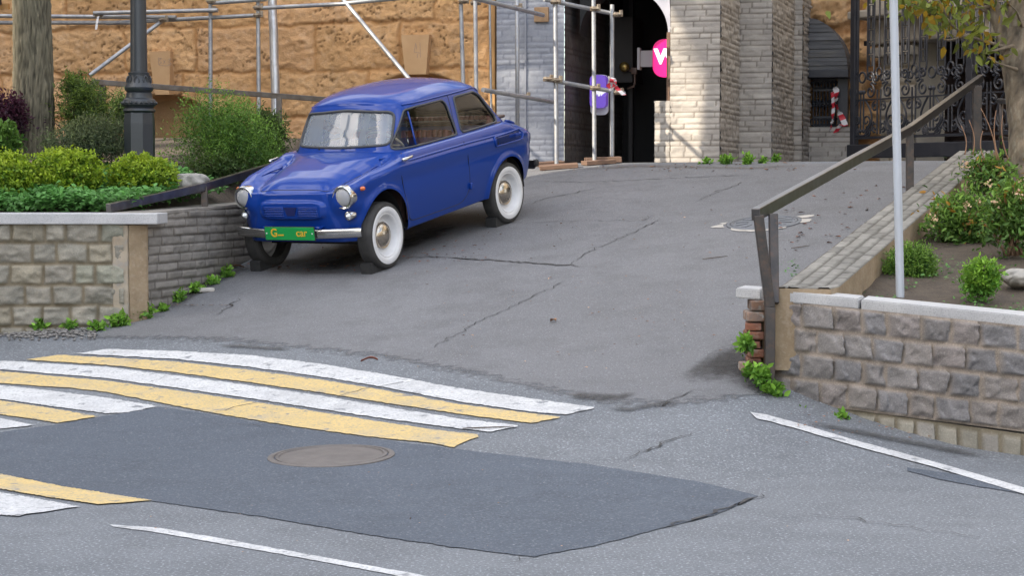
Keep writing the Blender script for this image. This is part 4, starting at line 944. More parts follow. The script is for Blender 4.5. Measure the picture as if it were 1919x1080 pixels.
# stone portal and dark opening behind the gate
m_portal = M('grey tan portal stone', (.42, .365, .29), (.33, .29, .235), 4, .8, bump=.3, bscale=40, attr=True)
m_wine = M('dark brown cladding', (.085, .05, .04), (.06, .038, .032), 5, .7, bump=.3, bscale=30, attr=True)
qa = P(1640, 290, 25.2); qb = P(1960, 290, 22.6); qd = (qb - qa)[:2]; ql = np.linalg.norm(qd); qd /= ql
root = place('stone_portal', (qa[0], qa[1], 0), 'stone framed dark entrance behind the iron gate', 'building', atan2(qd[1], qd[0]))
qn = np.array([-qd[1], qd[0]])
def QP(px, py):
    d = rayv(px, py); t = (qa[:2] @ qn) / (d[0] * qn[0] + d[1] * qn[1]); q = d[:2] * t; return float((q - qa[:2]) @ qd), float(d[2] * t + CZ)
x0, _ = QP(1652, 200); x1, zb_ = QP(1718, 80); xq, zl = QP(1740, 62)
panel('side_pier', (x0, 0, 1.5), (1, 0, 0), (0, 0, 1), (0, -1, 0), x1 - x0, zb_ - 1.5, m_portal, root, res=.025, course=.21, blen=.5, gap=.006, bev=.02, depth=.02, rough=.02, rs=6, seed=91, tint=.12)
b = MB(); b.box(((x0 + ql) / 2 + .3, .1, zb_ + .17), (ql - x0 + .8, .5, .32), bev=.03); b.box(((x0 + ql) / 2 + .3, -.06, zb_ + .38), (ql - x0 + 1.0, .7, .10), bev=.02); b.box(((x0 + x1) / 2, -.03, zb_ - .09), (x1 - x0 + .08, .3, .12), bev=.02); b.box(((x0 + x1) / 2, .25, 2.6), (x1 - x0 - .03, .46, 2.2)); b.build('lintel', m_portal, root)
panel('upper_wall', (x0 - .4, .1, zb_ + .44), (1, 0, 0), (0, 0, 1), (0, -1, 0), ql + 9, 6.0, m_portal, root, res=.04, course=.3, blen=.6, gap=.006, bev=.02, depth=.02, rough=.02, rs=6, seed=93, tint=.12)
panel('recess_wall', (x0 - 1.6, 1.3, 1.4), (1, 0, 0), (0, 0, 1), (0, -1, 0), ql + 2.6, 2.6, m_wine, root, res=.03, course=.17, blen=.6, gap=.006, bev=.02, depth=.02, rough=.01, rs=6, seed=92, tint=.2, mortar=(.3, .3, .3))
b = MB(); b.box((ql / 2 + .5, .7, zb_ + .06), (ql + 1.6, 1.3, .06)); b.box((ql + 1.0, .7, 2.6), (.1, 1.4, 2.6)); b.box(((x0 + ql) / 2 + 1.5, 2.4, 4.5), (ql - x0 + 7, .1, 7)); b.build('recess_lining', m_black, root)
for q_ in (.55, 1.5): MB().box((x1 + q_, .4, 2.2), (.07, .07, 1.6)).build('recess_post', m_iron, root)

# ------------------------------------------------------------------ wheel chocks are with the car; broken brick pier at the wall end
m_brick = M('broken red brick', (.27, .105, .06), (.18, .09, .065), 14, .9, bump=.8, bscale=40, attr=True, speck=(.45, .38, .32), speck_scale=18, speck_amt=.5)
root = place('brick_pier', P(1416, 700, 12.2), 'crumbling red brick stub beneath the coping end at the foot of the rail', 'brick pier')
b = MB(); rr = np.random.RandomState(12)
for i, (y0, y1, xa, xb, g) in enumerate(((700, 683, 1392, 1432, .9), (681, 672, 1402, 1428, .7), (671, 655, 1404, 1431, 1.0), (653, 640, 1406, 1429, 1.1), (637, 622, 1402, 1430, .95), (620, 606, 1400, 1431, 1.0), (603, 585, 1400, 1432, .8), (583, 564, 1408, 1436, .5))):
    pa, pb_ = P(xa, y0, 12.18), P(xb, y1, 12.18); c = (pa + pb_) / 2
    gc = (1.6 * g, 2.4 * g, 2.8 * g) if i in (0, 6, 7) else (g, g, g)
    b.box(c + [0, .1, 0], (pb_[0] - pa[0], .24, pb_[2] - pa[2]), rz=rr.randn() * .08, bev=.009, col=gc)
ch(b.build('bricks', m_brick, col=True))
ch(MB().box(P(1435, 660, 12.3), (.055, .1, .62)).build('mortar_bed', m_plaster))

# ------------------------------------------------------------------ the car
def paint(name, col, coat=.75):
    m = bpy.data.materials.new(name); m.use_nodes = True; b = m.node_tree.nodes['Principled BSDF']
    b.inputs['Base Color'].default_value = (*col, 1); b.inputs['Roughness'].default_value = .5; b.inputs['Metallic'].default_value = .12
    b.inputs['Specular IOR Level'].default_value = .15; b.inputs['Coat Weight'].default_value = coat; b.inputs['Coat Roughness'].default_value = .025; b.inputs['Coat IOR'].default_value = 1.42
    n = m.node_tree.nodes; L = m.node_tree.links.new; tc = n.new('ShaderNodeTexCoord')
    q = n.new('ShaderNodeTexNoise'); q.inputs['Scale'].default_value = 3.5; q.inputs['Detail'].default_value = 2; L(tc.outputs['Object'], q.inputs['Vector'])
    bp_ = n.new('ShaderNodeBump'); bp_.inputs['Strength'].default_value = .012; bp_.inputs['Distance'].default_value = .03; L(q.outputs[0], bp_.inputs['Height']); L(bp_.outputs[0], b.inputs['Normal']); L(bp_.outputs[0], b.inputs['Coat Normal'])
    return m
m_paint = paint('cobalt blue car paint', (0.002, 0.038, 0.26))
m_seam = M('panel gap', (.006, .008, .03), rough=.5)
m_chrome = M('chrome', (.62, .62, .63), (.5, .5, .5), 9, .13, metal=1.0, rough2=.25)
m_hub = M('tarnished hubcap', (.55, .50, .43), (.36, .31, .25), 6, .16, metal=1.0, rough2=.35)
m_rubber = M('black rubber', (.022, .022, .023), (.035, .034, .033), 12, .75, bump=.15, bscale=60)
m_seal = M('grey window rubber', (.055, .058, .065), rough=.55)
m_tyre = M('worn tyre', (.030, .029, .028), (.05, .048, .046), 9, .8, bump=.2, bscale=80)
m_wwall = M('white wheel paint', (.74, .74, .745), (.66, .66, .67), 9, .45)
m_under = M('underbody black', (.010, .010, .011), rough=.85)
m_seat = M('red brown vinyl', (.30, .085, .065), (.24, .07, .055), 9, .45, bump=.0)
m_seat_s = M('dark trim vinyl', (.07, .045, .04), rough=.5)
m_lining = M('grey headlining', (.24, .23, .22), rough=.85)
m_lens = M('headlamp glass', (.75, .77, .78), (.62, .64, .66), 26, .08, metal=.55, bump=.35, bscale=34, stretch=(1, 1, .12))
m_orange = M('orange lens', (.62, .13, .02), rough=.2, coat=.6)
def glass(name, tint, refl=1.0, painted_haze=0.0, dcol=(.62, .70, .80)):
    m = bpy.data.materials.new(name); m.use_nodes = True; t = m.node_tree; n = t.nodes; L = t.links.new
    n.remove(n['Principled BSDF'])
    tr = n.new('ShaderNodeBsdfTransparent'); tr.inputs[0].default_value = (*tint, 1)
    gl_ = n.new('ShaderNodeBsdfGlossy'); gl_.inputs['Roughness'].default_value = .015
    fr_ = n.new('ShaderNodeFresnel'); fr_.inputs['IOR'].default_value = 1.5 * refl
    ms = n.new('ShaderNodeMixShader'); L(fr_.outputs[0], ms.inputs[0]); L(tr.outputs[0], ms.inputs[1]); L(gl_.outputs[0], ms.inputs[2]); out = ms.outputs[0]
    if painted_haze:
        df = n.new('ShaderNodeBsdfDiffuse'); df.inputs[0].default_value = (*dcol, 1); m2 = n.new('ShaderNodeMixShader'); tc = n.new('ShaderNodeTexCoord'); q = n.new('ShaderNodeTexNoise'); q.inputs['Scale'].default_value = 4; q.inputs['Detail'].default_value = 6
        mp = n.new('ShaderNodeMapping'); mp.inputs['Scale'].default_value = (1, 2.5, .5); L(tc.outputs['Object'], mp.inputs[0]); L(mp.outputs[0], q.inputs['Vector'])
        r = n.new('ShaderNodeMapRange'); r.inputs[1].default_value = .3; r.inputs[2].default_value = .7; r.inputs[3].default_value = painted_haze * .92; r.inputs[4].default_value = painted_haze * 1.08; L(q.outputs[0], r.inputs[0]); L(r.outputs[0], m2.inputs[0]); L(out, m2.inputs[1]); L(df.outputs[0], m2.inputs[2]); out = m2.outputs[0]
    L(out, n['Material Output'].inputs[0])
    return m
m_glass = glass('window glass', (.80, .83, .82), .9)
m_wsglass = glass('windscreen glass', (.78, .83, .85), 1.2, .28)  # pale film: some dust plus sky reflection painted into the glass

m_clear = glass('headlamp clear glass', (.88, .9, .9), 1.05, .40, (.92, .92, .90)); m_refl = M('headlamp reflector', (.85, .86, .87), rough=.16, metal=1.0)
# -- shapes, car axes: x forward, y to its left, z up, origin between the axles on the ground
XC, WB = -.18, 1.0115
def supell(n, a_f, a_r, b, nf, mf, nr, mr):
    t = np.linspace(0, 2 * pi, 6000, endpoint=False); c, s = np.cos(t), np.sin(t)
    f = c >= 0; nn = np.where(f, nf, nr); mm = np.where(f, mf, mr); a = np.where(f, a_f, a_r)
    x = a * np.sign(c) * np.abs(c) ** (2 / nn); y = b * np.sign(s) * np.abs(s) ** (2 / mm)
    p = np.stack([x, y], 1); d = np.r_[0, np.cumsum(np.linalg.norm(np.diff(np.r_[p, p[:1]], axis=0), axis=1))]
    q = np.linspace(0, d[-1], n, endpoint=False); P2 = np.r_[p, p[:1]]
    return np.stack([np.interp(q, d, P2[:, 0]), np.interp(q, d, P2[:, 1])], 1)
NB = 760
O_ = supell(NB, 1.575, 1.655, .697, 6.5, 6.5, 4.3, 4.3); O_[:, 0] += XC
nrm = np.roll(O_, -1, 0) - np.roll(O_, 1, 0); nrm = np.stack([nrm[:, 1], -nrm[:, 0]], 1); nrm /= np.linalg.norm(nrm, axis=1, keepdims=True)
def zedge(x): return np.interp(x, [-1.84, -1.76, -1.62, -1.45, -1.2, -.3, .77, 1.15, 1.32, 1.40], [.60, .68, .775, .812, .838, .858, .862, .818, .775, .705])
def zhood(x): return np.interp(x, [.3, .60, .70, .85, 1.0, 1.12, 1.22, 1.30, 1.35, 1.40], [.975, .968, .955, .928, .895, .862, .826, .788, .758, .715])
def zdeck(x, y):
    ay = np.abs(y)
    hw = np.interp(x, [.6, 1.0, 1.25, 1.4], [.52, .47, .41, .36])
    zv = np.interp(x, [.5, .60, .72, .85, 1.0, 1.2, 1.32, 1.42], [.945, .915, .868, .822, .795, .765, .735, .69])
    hood = zv + .004 + (zhood(x) - zv) * np.clip(1 - (ay / hw) ** 3.2, 0, 1) ** .8
    cr = np.interp(x, [.5, .7, .9, 1.1, 1.25, 1.35, 1.42], [.945, .905, .872, .845, .812, .780, .71])
    fend = zv + (cr - zv) * np.sin(np.clip((ay - hw) / (.625 - hw), 0, 1.35) * pi / 2) ** 1.2
    front = np.where(ay < hw, hood, fend)
    rear_c = np.interp(x, [-1.84, -1.80, -1.72, -1.6, -1.5, -1.38, -1.25, -1.1], [.62, .695, .79, .855, .895, .928, .945, .95])
    rear = rear_c - .035 * (ay / .55) ** 2
    mid = 0 * x + .94
    w1 = sstep(.56, .70, x); w2 = sstep(-1.15, -1.28, x)
    return front * w1 + (1 - w1) * (mid * (1 - w2) + rear * w2)
def inset(x, f, nx):                         # f 0 at the sill .. 1 at the crease: how far inside the widest outline
    side = .062 * (1 - f) ** 2.2 + .018 * sstep(.70, .93, f) * (1 - sstep(.95, 1, f))*(-1) + .006 * sstep(.5, .8, f) - .004 * np.sin(np.clip(f, 0, 1) * pi)
    fr_ = .028 * (1 - f) ** 2 + .0 * f + .020 * np.clip((f - .55) / .45, 0, 1) ** 2
    re = .06 * (1 - f) ** 1.6
    wf = sstep(.45, .95, nx); wr = sstep(.35, .95, -nx)
    return side * (1 - wf - wr) + fr_ * wf + re * wr
def zbot(x): return np.interp(x, [-1.8, -1.35, -.7, .7, 1.3, 1.45], [.36, .31, .285, .265, .285, .30])
NL, NU = 62, 46
rows = []
x, y = O_[:, 0], O_[:, 1]; ze = zedge(x); zb_ = zbot(x)
def arch_r(px, z):                            # normalised distance from the wheel-arch edge
    a1 = np.hypot((px - .985) / .305, (z - .285) / .395); a2 = np.hypot((px + 1.025) / .355, (z - .275) / .350)
    return np.minimum(a1, a2)
for f in np.linspace(0, 1, NL):
    z = zb_ + (ze - zb_) * f; d = inset(x, f, nrm[:, 0])
    q = arch_r(x, z); lip = .020 * np.exp(-((q - 1.02) / .10) ** 2) * (np.abs(nrm[:, 1]) > .5)
    # headlamp pods, grille bulge and the slanting creases of the nose
    ay = np.abs(y); nose = sstep(.8, .97, nrm[:, 0])
    pod = .038 * np.exp(-((ay - .52) / .125) ** 4 - ((z - .68) / .13) ** 4) * sstep(.2, .6, nrm[:, 0])
    gy = np.clip(ay / .325, 0, 2); gz = (z - .575) / .075
    bul = .030 * sstep(1.12, .92, (gy ** 6 + np.abs(gz) ** 4) ** .2) * nose
    cre = .014 * sstep(.03, -.03, (ay - (.33 + (.70 - z) * .42))) * nose
    d = d - lip - pod - bul - cre
    if f == 0: d = d + .07
    rows.append(np.stack([x - nrm[:, 0] * d, y - nrm[:, 1] * d, z + (0 if f else .0)], 1))
Et = rows[-1]
for q in (np.linspace(0, 1, NU + 1)[1:]) ** 1.5:
    sx = np.clip(Et[:, 0], -1.10, .92); 
    px = Et[:, 0] * (1 - q) + sx * q; py = Et[:, 1] * (1 - q) + 0 * q
    dd = np.hypot(px - Et[:, 0], py - Et[:, 1])
    rr_ = np.where(Et[:, 0] > 1.2, .17, np.where(Et[:, 0] < -1.35, .24, .06)); rr_ = np.convolve(np.r_[rr_[-25:], rr_, rr_[:25]], np.ones(51) / 51, 'valid')
    tt = np.clip(dd / rr_, 0, 1); S = np.sqrt(np.clip(1 - (1 - tt) ** 2, 0, 1))
    zd = zdeck(px, py); rows.append(np.stack([px, py, Et[:, 2] + (zd - Et[:, 2]) * S], 1))
BG = np.stack(rows, 1)                        # (NB, nv, 3)
# greenhouse
NG = 620
lev = [(.78, .70, -1.43, .645), (.915, .655, -1.42, .640), (.945, .632, -1.385, .634), (1.00, .602, -1.315, .618), (1.06, .568, -1.258, .602), (1.12, .536, -1.200, .587), (1.18, .503, -1.142, .571), (1.24, .470, -1.082, .555), (1.28, .446, -1.040, .543), (1.305, .425, -1.005, .532)]
lz_ = np.array([l[0] for l in lev]); LZ = np.linspace(.78, 1.305, 58)
rows = []
for z in LZ:
    xf, xr_, w = [np.interp(z, lz_, [l[k] for l in lev]) for k in (1, 2, 3)]
    k = max(0, (z - .915) / .39)
    o = supell(NG, xf + .25, -.25 - xr_, w, 5.2, 5.2, 4.2, 4.2); o[:, 0] -= .25
    o[:, 0] += .03 * np.where(o[:, 0] > 0, 1 - (o[:, 1] / w) ** 2, 0)
    rows.append(np.c_[o, np.full(NG, z) + .028 * sstep(.25, .46, o[:, 0]) * k * (1 - (o[:, 1] / w) ** 2)])
Et = rows[-1]
for q in (np.linspace(0, 1, 41)[1:]) ** 1.35:
    px = Et[:, 0] * (1 - q) + np.clip(Et[:, 0], -.55, .05) * q; py = Et[:, 1] * (1 - q)
    dd = np.hypot(px - Et[:, 0], py - Et[:, 1])
    zr = 1.462 - .085 * np.abs((px + .22) / .72) ** 2.2 - .075 * (py / .5) ** 2
    tt = np.clip(dd / .16, 0, 1); S = np.sqrt(np.clip(1 - (1 - tt) ** 2, 0, 1))
    rows.append(np.stack([px, py, Et[:, 2] + np.maximum(zr - Et[:, 2], .004) * S], 1))
GG = np.stack(rows, 1)

def rpoly(pts, r, n=6):                        # polygon with rounded corners
    pts = [np.array(p, float) for p in pts]; out = []
    r = [r] * len(pts) if np.ndim(r) == 0 else r
    for i, p in enumerate(pts):
        a, b = pts[i - 1], pts[(i + 1) % len(pts)]; u = (a - p); v = (b - p); lu, lv = np.linalg.norm(u), np.linalg.norm(v); u /= lu; v /= lv
        ang = math.acos(np.clip(u @ v, -1, 1)); d = min(r[i] / math.tan(ang / 2), lu * .45, lv * .45)
        s, e = p + u * d, p + v * d
        for k in range(n + 1):
            t = k / n; out.append((1 - t) ** 2 * s + 2 * t * (1 - t) * p + t * t * e)
    return np.array(out)
def inside(poly, q):
    c = np.zeros(len(q), bool); n = len(poly)
    for i in range(n):
        a, b = poly[i], poly[(i + 1) % n]
        k = ((a[1] > q[:, 1]) != (b[1] > q[:, 1])); 
        with np.errstate(divide='ignore', invalid='ignore'): xi = (b[0] - a[0]) * (q[:, 1] - a[1]) / (b[1] - a[1]) + a[0]
        c ^= k & (q[:, 0] < xi)
    return c
def nearest(poly, q):
    a = poly; b = np.roll(poly, -1, 0); ab = b - a
    t = np.clip(((q[:, None] - a) * ab).sum(-1) / np.maximum((ab ** 2).sum(-1), 1e-12), 0, 1)
    pr_ = a + t[..., None] * ab; k = ((pr_ - q[:, None]) ** 2).sum(-1).argmin(1); return pr_[np.arange(len(q)), k]
class Shell:
    def __init__(s, grid):
        s.V = grid.reshape(-1, 3).copy(); s.nu, s.nv = grid.shape[:2]; s.Fc = grid_faces(s.nu, s.nv, closed_u=True); s.lab = np.zeros(len(s.Fc), int)
        g = grid; du = np.roll(g, -1, 0) - np.roll(g, 1, 0); dv = np.gradient(g, axis=1); n = np.cross(du, dv); s.N = (n / np.maximum(np.linalg.norm(n, axis=2, keepdims=True), 1e-9)).reshape(-1, 3)
    def cut(s, poly, ax, sel, lab):            # faces inside the outline (seen along the missing axis) get a label; edges snap to it
        c = s.V[s.Fc].mean(1); q = c[:, ax]; ins = inside(poly, q) & sel(c) & (s.lab == 0)
        s.lab[ins] = lab
        vi = np.zeros(len(s.V), bool); vo = np.zeros(len(s.V), bool); vi[s.Fc[ins].ravel()] = True; vo[s.Fc[~ins].ravel()] = True
        e = np.where(vi & vo)[0]; e = e[np.abs(s.N[e][:, [k for k in range(3) if k not in ax][0]]) > .25] if len(e) else e
        pr_ = nearest(poly, s.V[e][:, ax]); d = pr_ - s.V[e][:, ax]; k = [k for k in range(3) if k not in ax][0]
        n = s.N[e]; s.V[e, k] -= (n[:, ax] * d).sum(1) / n[:, k] * .9; s.V[np.ix_(e, ax)] = pr_
        return e
    def part(s, lab, name, mat, parent, off=0.0, flip=False, smooth=True):
        Fc = s.Fc[np.isin(s.lab, lab)]; u, inv = np.unique(Fc, return_inverse=True)
        Fc = inv.reshape(Fc.shape)
        return mk(name, s.V[u] + s.N[u] * off, Fc[:, ::-1] if flip else Fc, mat, parent, smooth)
    def loop(s, lab):                          # ordered rim of a labelled patch
        Fc = s.Fc[s.lab == lab]; ed = {}
        for f in Fc:
            for a, b in zip(f, np.roll(f, -1)):
                if (b, a) in ed: del ed[(b, a)]
                else: ed[(a, b)] = 1
        nx = {a: b for a, b in ed}; st = next(iter(nx)); out = [st]
        while nx[out[-1]] != st and len(out) < len(nx): out.append(nx[out[-1]])
        return np.array(out)
car = empty('vintage_car', (-1.0859, 17.9586, CZ - .5373))
tag(car, 'small blue vintage two-door car with white wheels, parked nose down on the ramp', 'car')
ya, pi_, ro = radians(-121.07), radians(10.09), radians(.23)
Rz = Matrix.Rotation(ya, 3, 'Z') @ Matrix.Rotation(pi_, 3, 'Y') @ Matrix.Rotation(ro, 3, 'X')
car.rotation_euler = Rz.to_euler()
B = Shell(BG); Gh = Shell(GG)
side_f = lambda c: np.abs(c[:, 1]) > .45
t = np.linspace(0, pi, 40)
for cx, rx, rz_, cz, lb in ((.985, .305, .395, .285, 1), (-1.025, .355, .350, .275, 1)):
    poly = np.r_[np.stack([cx + rx * np.cos(t), cz + rz_ * np.sin(t)], 1), [[cx - rx, .0], [cx + rx, .0]]]
    B.cut(poly, [0, 2], side_f, lb)
doorp = rpoly([(.775, .90), (.70, .50), (.655, .335), (-.22, .335), (-.345, .42), (-.33, .70), (-.285, .90), (.0, .905)], [.02, .3, .05, .1, .1, .3, .02, .02])
for sg, lb in ((1, 2), (-1, 3)): B.cut(doorp, [0, 2], lambda c, sg=sg: (c[:, 1] * sg > .5) & (c[:, 2] < .93), lb)
hoodp = np.array([(.655, y_) for y_ in np.linspace(-.43, .43, 20)] + [(.70, .465), (.80, .485), (1.0, .462), (1.15, .435), (1.25, .41), (1.325, .38)] + [(1.352, y_) for y_ in np.linspace(.35, -.35, 18)] + [(1.325, -.38), (1.25, -.41), (1.15, -.435), (1.0, -.462), (.80, -.485), (.70, -.465)])
B.cut(hoodp, [0, 1], lambda c: c[:, 2] > .62, 4)
body = B.part([0], 'car_body', m_paint, car)
doors = [B.part([2], 'door', m_paint, car), B.part([3], 'door', m_paint, car)]
hood = B.part([4], 'bonnet', m_paint, car)
# window outlines
wd_ = rpoly([(.600, .950), (.335, 1.262), (.200, 1.272), (-.215, 1.272), (-.262, 1.23), (-.285, .950)], [.03, .05, .05, .05, .1, .04])
wq_ = rpoly([(-.355, .955), (-.405, 1.270), (-.78, 1.270), (-.90, 1.22), (-1.045, 1.00), (-1.02, .955)], [.04, .045, .1, .12, .06, .05])
ws_ = rpoly([(-.492, .998), (-.462, 1.262), (0, 1.292), (.462, 1.262), (.492, .998), (0, .985)], [.055, .075, 1.0, .075, .055, 1.0])
wr_ = rpoly([(-.42, 1.03), (-.37, 1.24), (0, 1.26), (.37, 1.24), (.42, 1.03), (0, 1.02)], [.06, .08, 1.0, .08, .06, 1.0])
for sg, lb in ((1, 1), (-1, 2)):
    Gh.cut(wd_, [0, 2], lambda c, sg=sg: (c[:, 1] * sg > .42), lb); Gh.cut(wq_, [0, 2], lambda c, sg=sg: (c[:, 1] * sg > .35), lb + 2)
Gh.cut(ws_, [1, 2], lambda c: c[:, 0] > .3, 5); Gh.cut(wr_, [1, 2], lambda c: c[:, 0] < -.8, 6)
cab = Gh.part([0], 'cabin', m_paint, car)
Gh.part([0], 'headlining', m_lining, cab, off=-.022, flip=True)
for lb, nm_, gm in ((1, 'side_window', m_glass), (2, 'side_window', m_glass), (3, 'rear_side_window', m_glass), (4, 'rear_side_window', m_glass), (5, 'windscreen', m_wsglass), (6, 'rear_window', m_glass)):
    pane = Gh.part([lb], nm_, gm, car, off=-.008)
    lp_ = Gh.loop(lb); pts = Gh.V[lp_] - Gh.N[lp_] * .001
    k = np.array([.25, .5, .25]); pts = sum(np.roll(pts, s_, 0) * w for s_, w in zip((-1, 0, 1), k))
    MB().tube(pts[::2],   .0125 if lb >= 5 else (.011 if lb >= 3 else .0095), 8, closed=True).build('window_seal', m_seal, pane, True)
    if lb >= 3 and lb < 5: MB().tube(pts[::2] + Gh.N[lp_][::2] * .008, .004, 6, closed=True).build('bright_strip', m_seal, pane, True)
def gh_y(x, z):                                # half width of the greenhouse side at x, z
    xf, xr_, w = [np.interp(z, lz_, [l[k] for l in lev]) for k in (1, 2, 3)]
    u = (x + .25) / (xf + .25) if x > -.25 else (x + .25) / (xr_ + .25); n = 5.2 if x > -.25 else 4.2
    return w * max(0, 1 - abs(u) ** n) ** (1 / n)
def body_y(x, z):
    m = (B.V[:, 1] > .3); d = (B.V[m, 0] - x) ** 2 + (B.V[m, 2] - z) ** 2; return B.V[m, 1][d.argmin()]
# quarter-light bar, frame and latch on each door
for dr, sg in zip(doors, (1, -1)):
    p = [(x_, sg * (gh_y(x_, z_) - .004), z_) for x_, z_ in ((.355, .952), (.335, 1.05), (.315, 1.15), (.300, 1.245))]
    MB().tube(p, .009, 8).build('quarter_light_bar', m_paint, dr, True)
    MB().tube([(.41, sg * (gh_y(.41, .97) - .02), .965), (.405, sg * (gh_y(.41, 1.0) - .02), 1.0), (.40, sg * (gh_y(.41, 1.02) - .02), 1.03)], .007, 8).build('latch', m_chrome, dr, True)
    yh = lambda x_: sg * (body_y(x_, .885) + .022)
    hy_ = max(yh(x_) * sg for x_ in (.56, .62, .68, .72)) * sg + sg * .012
    MB().tube([(.735, hy_ - sg * .012, .886), (.71, hy_, .889), (.67, hy_ + sg * .002, .892), (.61, hy_ + sg * .004, .897), (.585, hy_, .899)], [.012, .017, .012, .012, .006], 10).build('handle', m_chrome, dr, True)
    for zz_ in (.47,): MB().box((-.345, sg * (body_y(-.345, zz_) + .008), zz_), (.035, .03, .06), bev=.006).build('hinge', m_paint, dr, True)
def seam(pts, sg, name, parent, r=.0035, yfn=body_y, mat=None):
    p = resample(np.array(pts), 60); q = np.array([(x_, sg * (yfn(x_, z_) - .0005), z_) for x_, z_ in p]); kk = np.array([.2, .6, .2])
    for _ in range(4): q[1:-1] = (q[:-2] + 2 * q[1:-1] + q[2:]) / 4
    MB().tube(q, r, 6).build(name, mat or m_seam, parent, True)
for dr, sg in zip(doors, (1, -1)):
    seam(doorp[[i for i in range(len(doorp)) if doorp[i][1] < .885]], sg, 'door_gap', dr)
gp = np.array([[x_, y_, 0] for x_, y_ in hoodp]); 
def deck_z(x_, y_): d = (B.V[:, 0] - x_) ** 2 + (B.V[:, 1] - y_) ** 2 + (B.V[:, 2] < .6) * 9; return B.V[d.argmin(), 2]
i0 = [i for i in range(len(hoodp)) if hoodp[i][0] > .79]; q = resample(hoodp[i0], 200); q = np.array([(x_, y_, deck_z(x_, y_) - .001) for x_, y_ in q])
for _ in range(4): q[1:-1] = (q[:-2] + 2 * q[1:-1] + q[2:]) / 4
MB().tube(q, .0035, 6).build('bonnet_gap', m_seam, hood, True)
# drip rail over the side windows, down both screen pillars
for sg in (1, -1):
    pts = [(.385, 1.285), (.36, 1.30), (.32, 1.306), (0, 1.309), (-.4, 1.309), (-.75, 1.306), (-.90, 1.294), (-.98, 1.25)]
    p = resample(np.array(pts), 90); qq = []
    for x_, z_ in p:
        i = np.argmin((Gh.V[:, 0] - x_) ** 2 + (Gh.V[:, 2] - z_) ** 2 + 9 * (Gh.V[:, 1] * sg < .1)); qq.append(Gh.V[i] + Gh.N[i] * .003)
    qq = np.array(qq)
    for _ in range(8): qq[1:-1] = (qq[:-2] + 2 * qq[1:-1] + qq[2:]) / 4
    MB().tube(qq[4:], .0085, 8).build('drip_rail', m_paint, cab, True)
    # door window frame: pillar gap behind the door
    seam([(-.285, .92), (-.30, 1.1), (-.33, 1.30)], sg, 'pillar_gap', cab, .004, gh_y)
# pressed crease along each flank
for sg in (1, -1):
    q = [(x_, sg * (body_y(x_, z_) - .004), z_) for x_, z_ in resample(np.array([(1.10, .822), (.775, .857), (.3, .862), (-.3, .860), (-.9, .848), (-1.25, .834), (-1.50, .79)]), 70)]; q = np.array(q)
    for _ in range(6): q[1:-1] = (q[:-2] + 2 * q[1:-1] + q[2:]) / 4
    MB().tube(q, np.r_[np.linspace(.002, .012, 12), np.full(46, .012), np.linspace(.012, .002, 12)], 10).build('flank_crease', m_paint, body, True)
# side air vents
for sg in (1, -1):
    ctr = [(-.775, .84), (-.80, .755), (-1.325, .745), (-1.36, .80), (-1.30, .845)]
    pv = rpoly(ctr, [.03, .02, .02, .03, .03]); q = np.array([(x_, sg * (body_y(x_, z_) + .004), z_) for x_, z_ in resample(np.r_[pv, pv[:1]], 80)])
    v = MB().tube(q[:-1], .010, 8, closed=True).build('air_vent', m_paint, car, True)
    nx_ = 44; xs_ = np.linspace(-1.29, -.83, nx_); V = []
    for x_ in xs_:
        for z_ in (.768, .828): V.append((x_, sg * (body_y(x_, z_) + .0075), z_))
    b = MB().add(V, [(2 * i, 2 * i + 1, 2 * i + 3, 2 * i + 2) for i in range(nx_ - 1)]); o = b.build('vent_opening', m_under, v)
    b = MB()
    for x_ in np.linspace(-1.27, -.85, 26): b.tube([(x_, sg * (body_y(x_, .77) + .0085), .770), (x_ + .004, sg * (body_y(x_, .825) + .0085), .826)], .0022, 5)
    b.build('vent_louvres', m_paint, v)
# nose grille slats and badge recess
def nose_x(y_, z_): m = (B.V[:, 0] > 1.0); d = (B.V[m, 1] - y_) ** 2 + (B.V[m, 2] - z_) ** 2; return B.V[m, 0][d.argmin()]
for s_, e_ in ((-.285, -.07), (.07, .285)):
    b = MB()
    for i, z_ in enumerate(np.linspace(.530, .602, 6)): b.tube([(nose_x(y_, z_) + .002, y_, z_) for y_ in np.linspace(s_, e_, 12)], .0055, 6)
    gr_ = b.build('grille_slats', m_paint, body, True)
b = MB().prism([(-.065, .605), (.065, .605), (.04, .535), (-.04, .535)], nose_x(0, .57) - .01, nose_x(0, .57) + .006, fn=lambda V: np.stack([V[:, 2], V[:, 0], V[:, 1]], 1)); b.build('badge_recess', M('dark blue recess', (.006, .012, .09), rough=.5), gr_)
# bumper, plate
bm_y = np.linspace(-.655, .655, 60)
def bump_x(y_): return 1.462 - .10 * abs(y_ / .655) ** 3.0
prof = [(-.026, .340), (-.004, .346), (.004, .362), (.004, .402), (-.004, .418), (-.026, .424)]
V = np.array([[(bump_x(y_) + dx, y_, z_ - .002) for dx, z_ in prof] for y_ in bm_y])
bpr = grid_obj('bumper', V, m_chrome, car, flip=True)
for y_ in (-.27, .27): MB().box((1.425, y_, .432), (.06, .07, .02), bev=.006).build('bumper_bracket', m_paint, bpr)
m_plate = M('green plate', (.012, .30, .07), rough=.35); m_plt = M('yellow plate letters', (.72, .42, .03), rough=.5)
pl = MB().box((1.474, -.005, .388), (.012, .515, .110), bev=.003).build('number_plate', m_plate, car)
MB().box((1.470, -.005, .388), (.010, .528, .122), bev=.003).build('plate_frame', m_rubber, pl)
PR = (radians(90), 0, radians(90))
text('plate_lettering', 'G', .098, m_plt, pl, (1.482, -.165, .392), PR, .001, off=.002)
MB().box((1.4815, -.095, .376), (.002, .062, .012), bev=.0008).build('plate_lettering', m_plt, pl)
text('plate_lettering', 'car', .092, m_plt, pl, (1.482, .125, .394), PR, .001, off=.001)
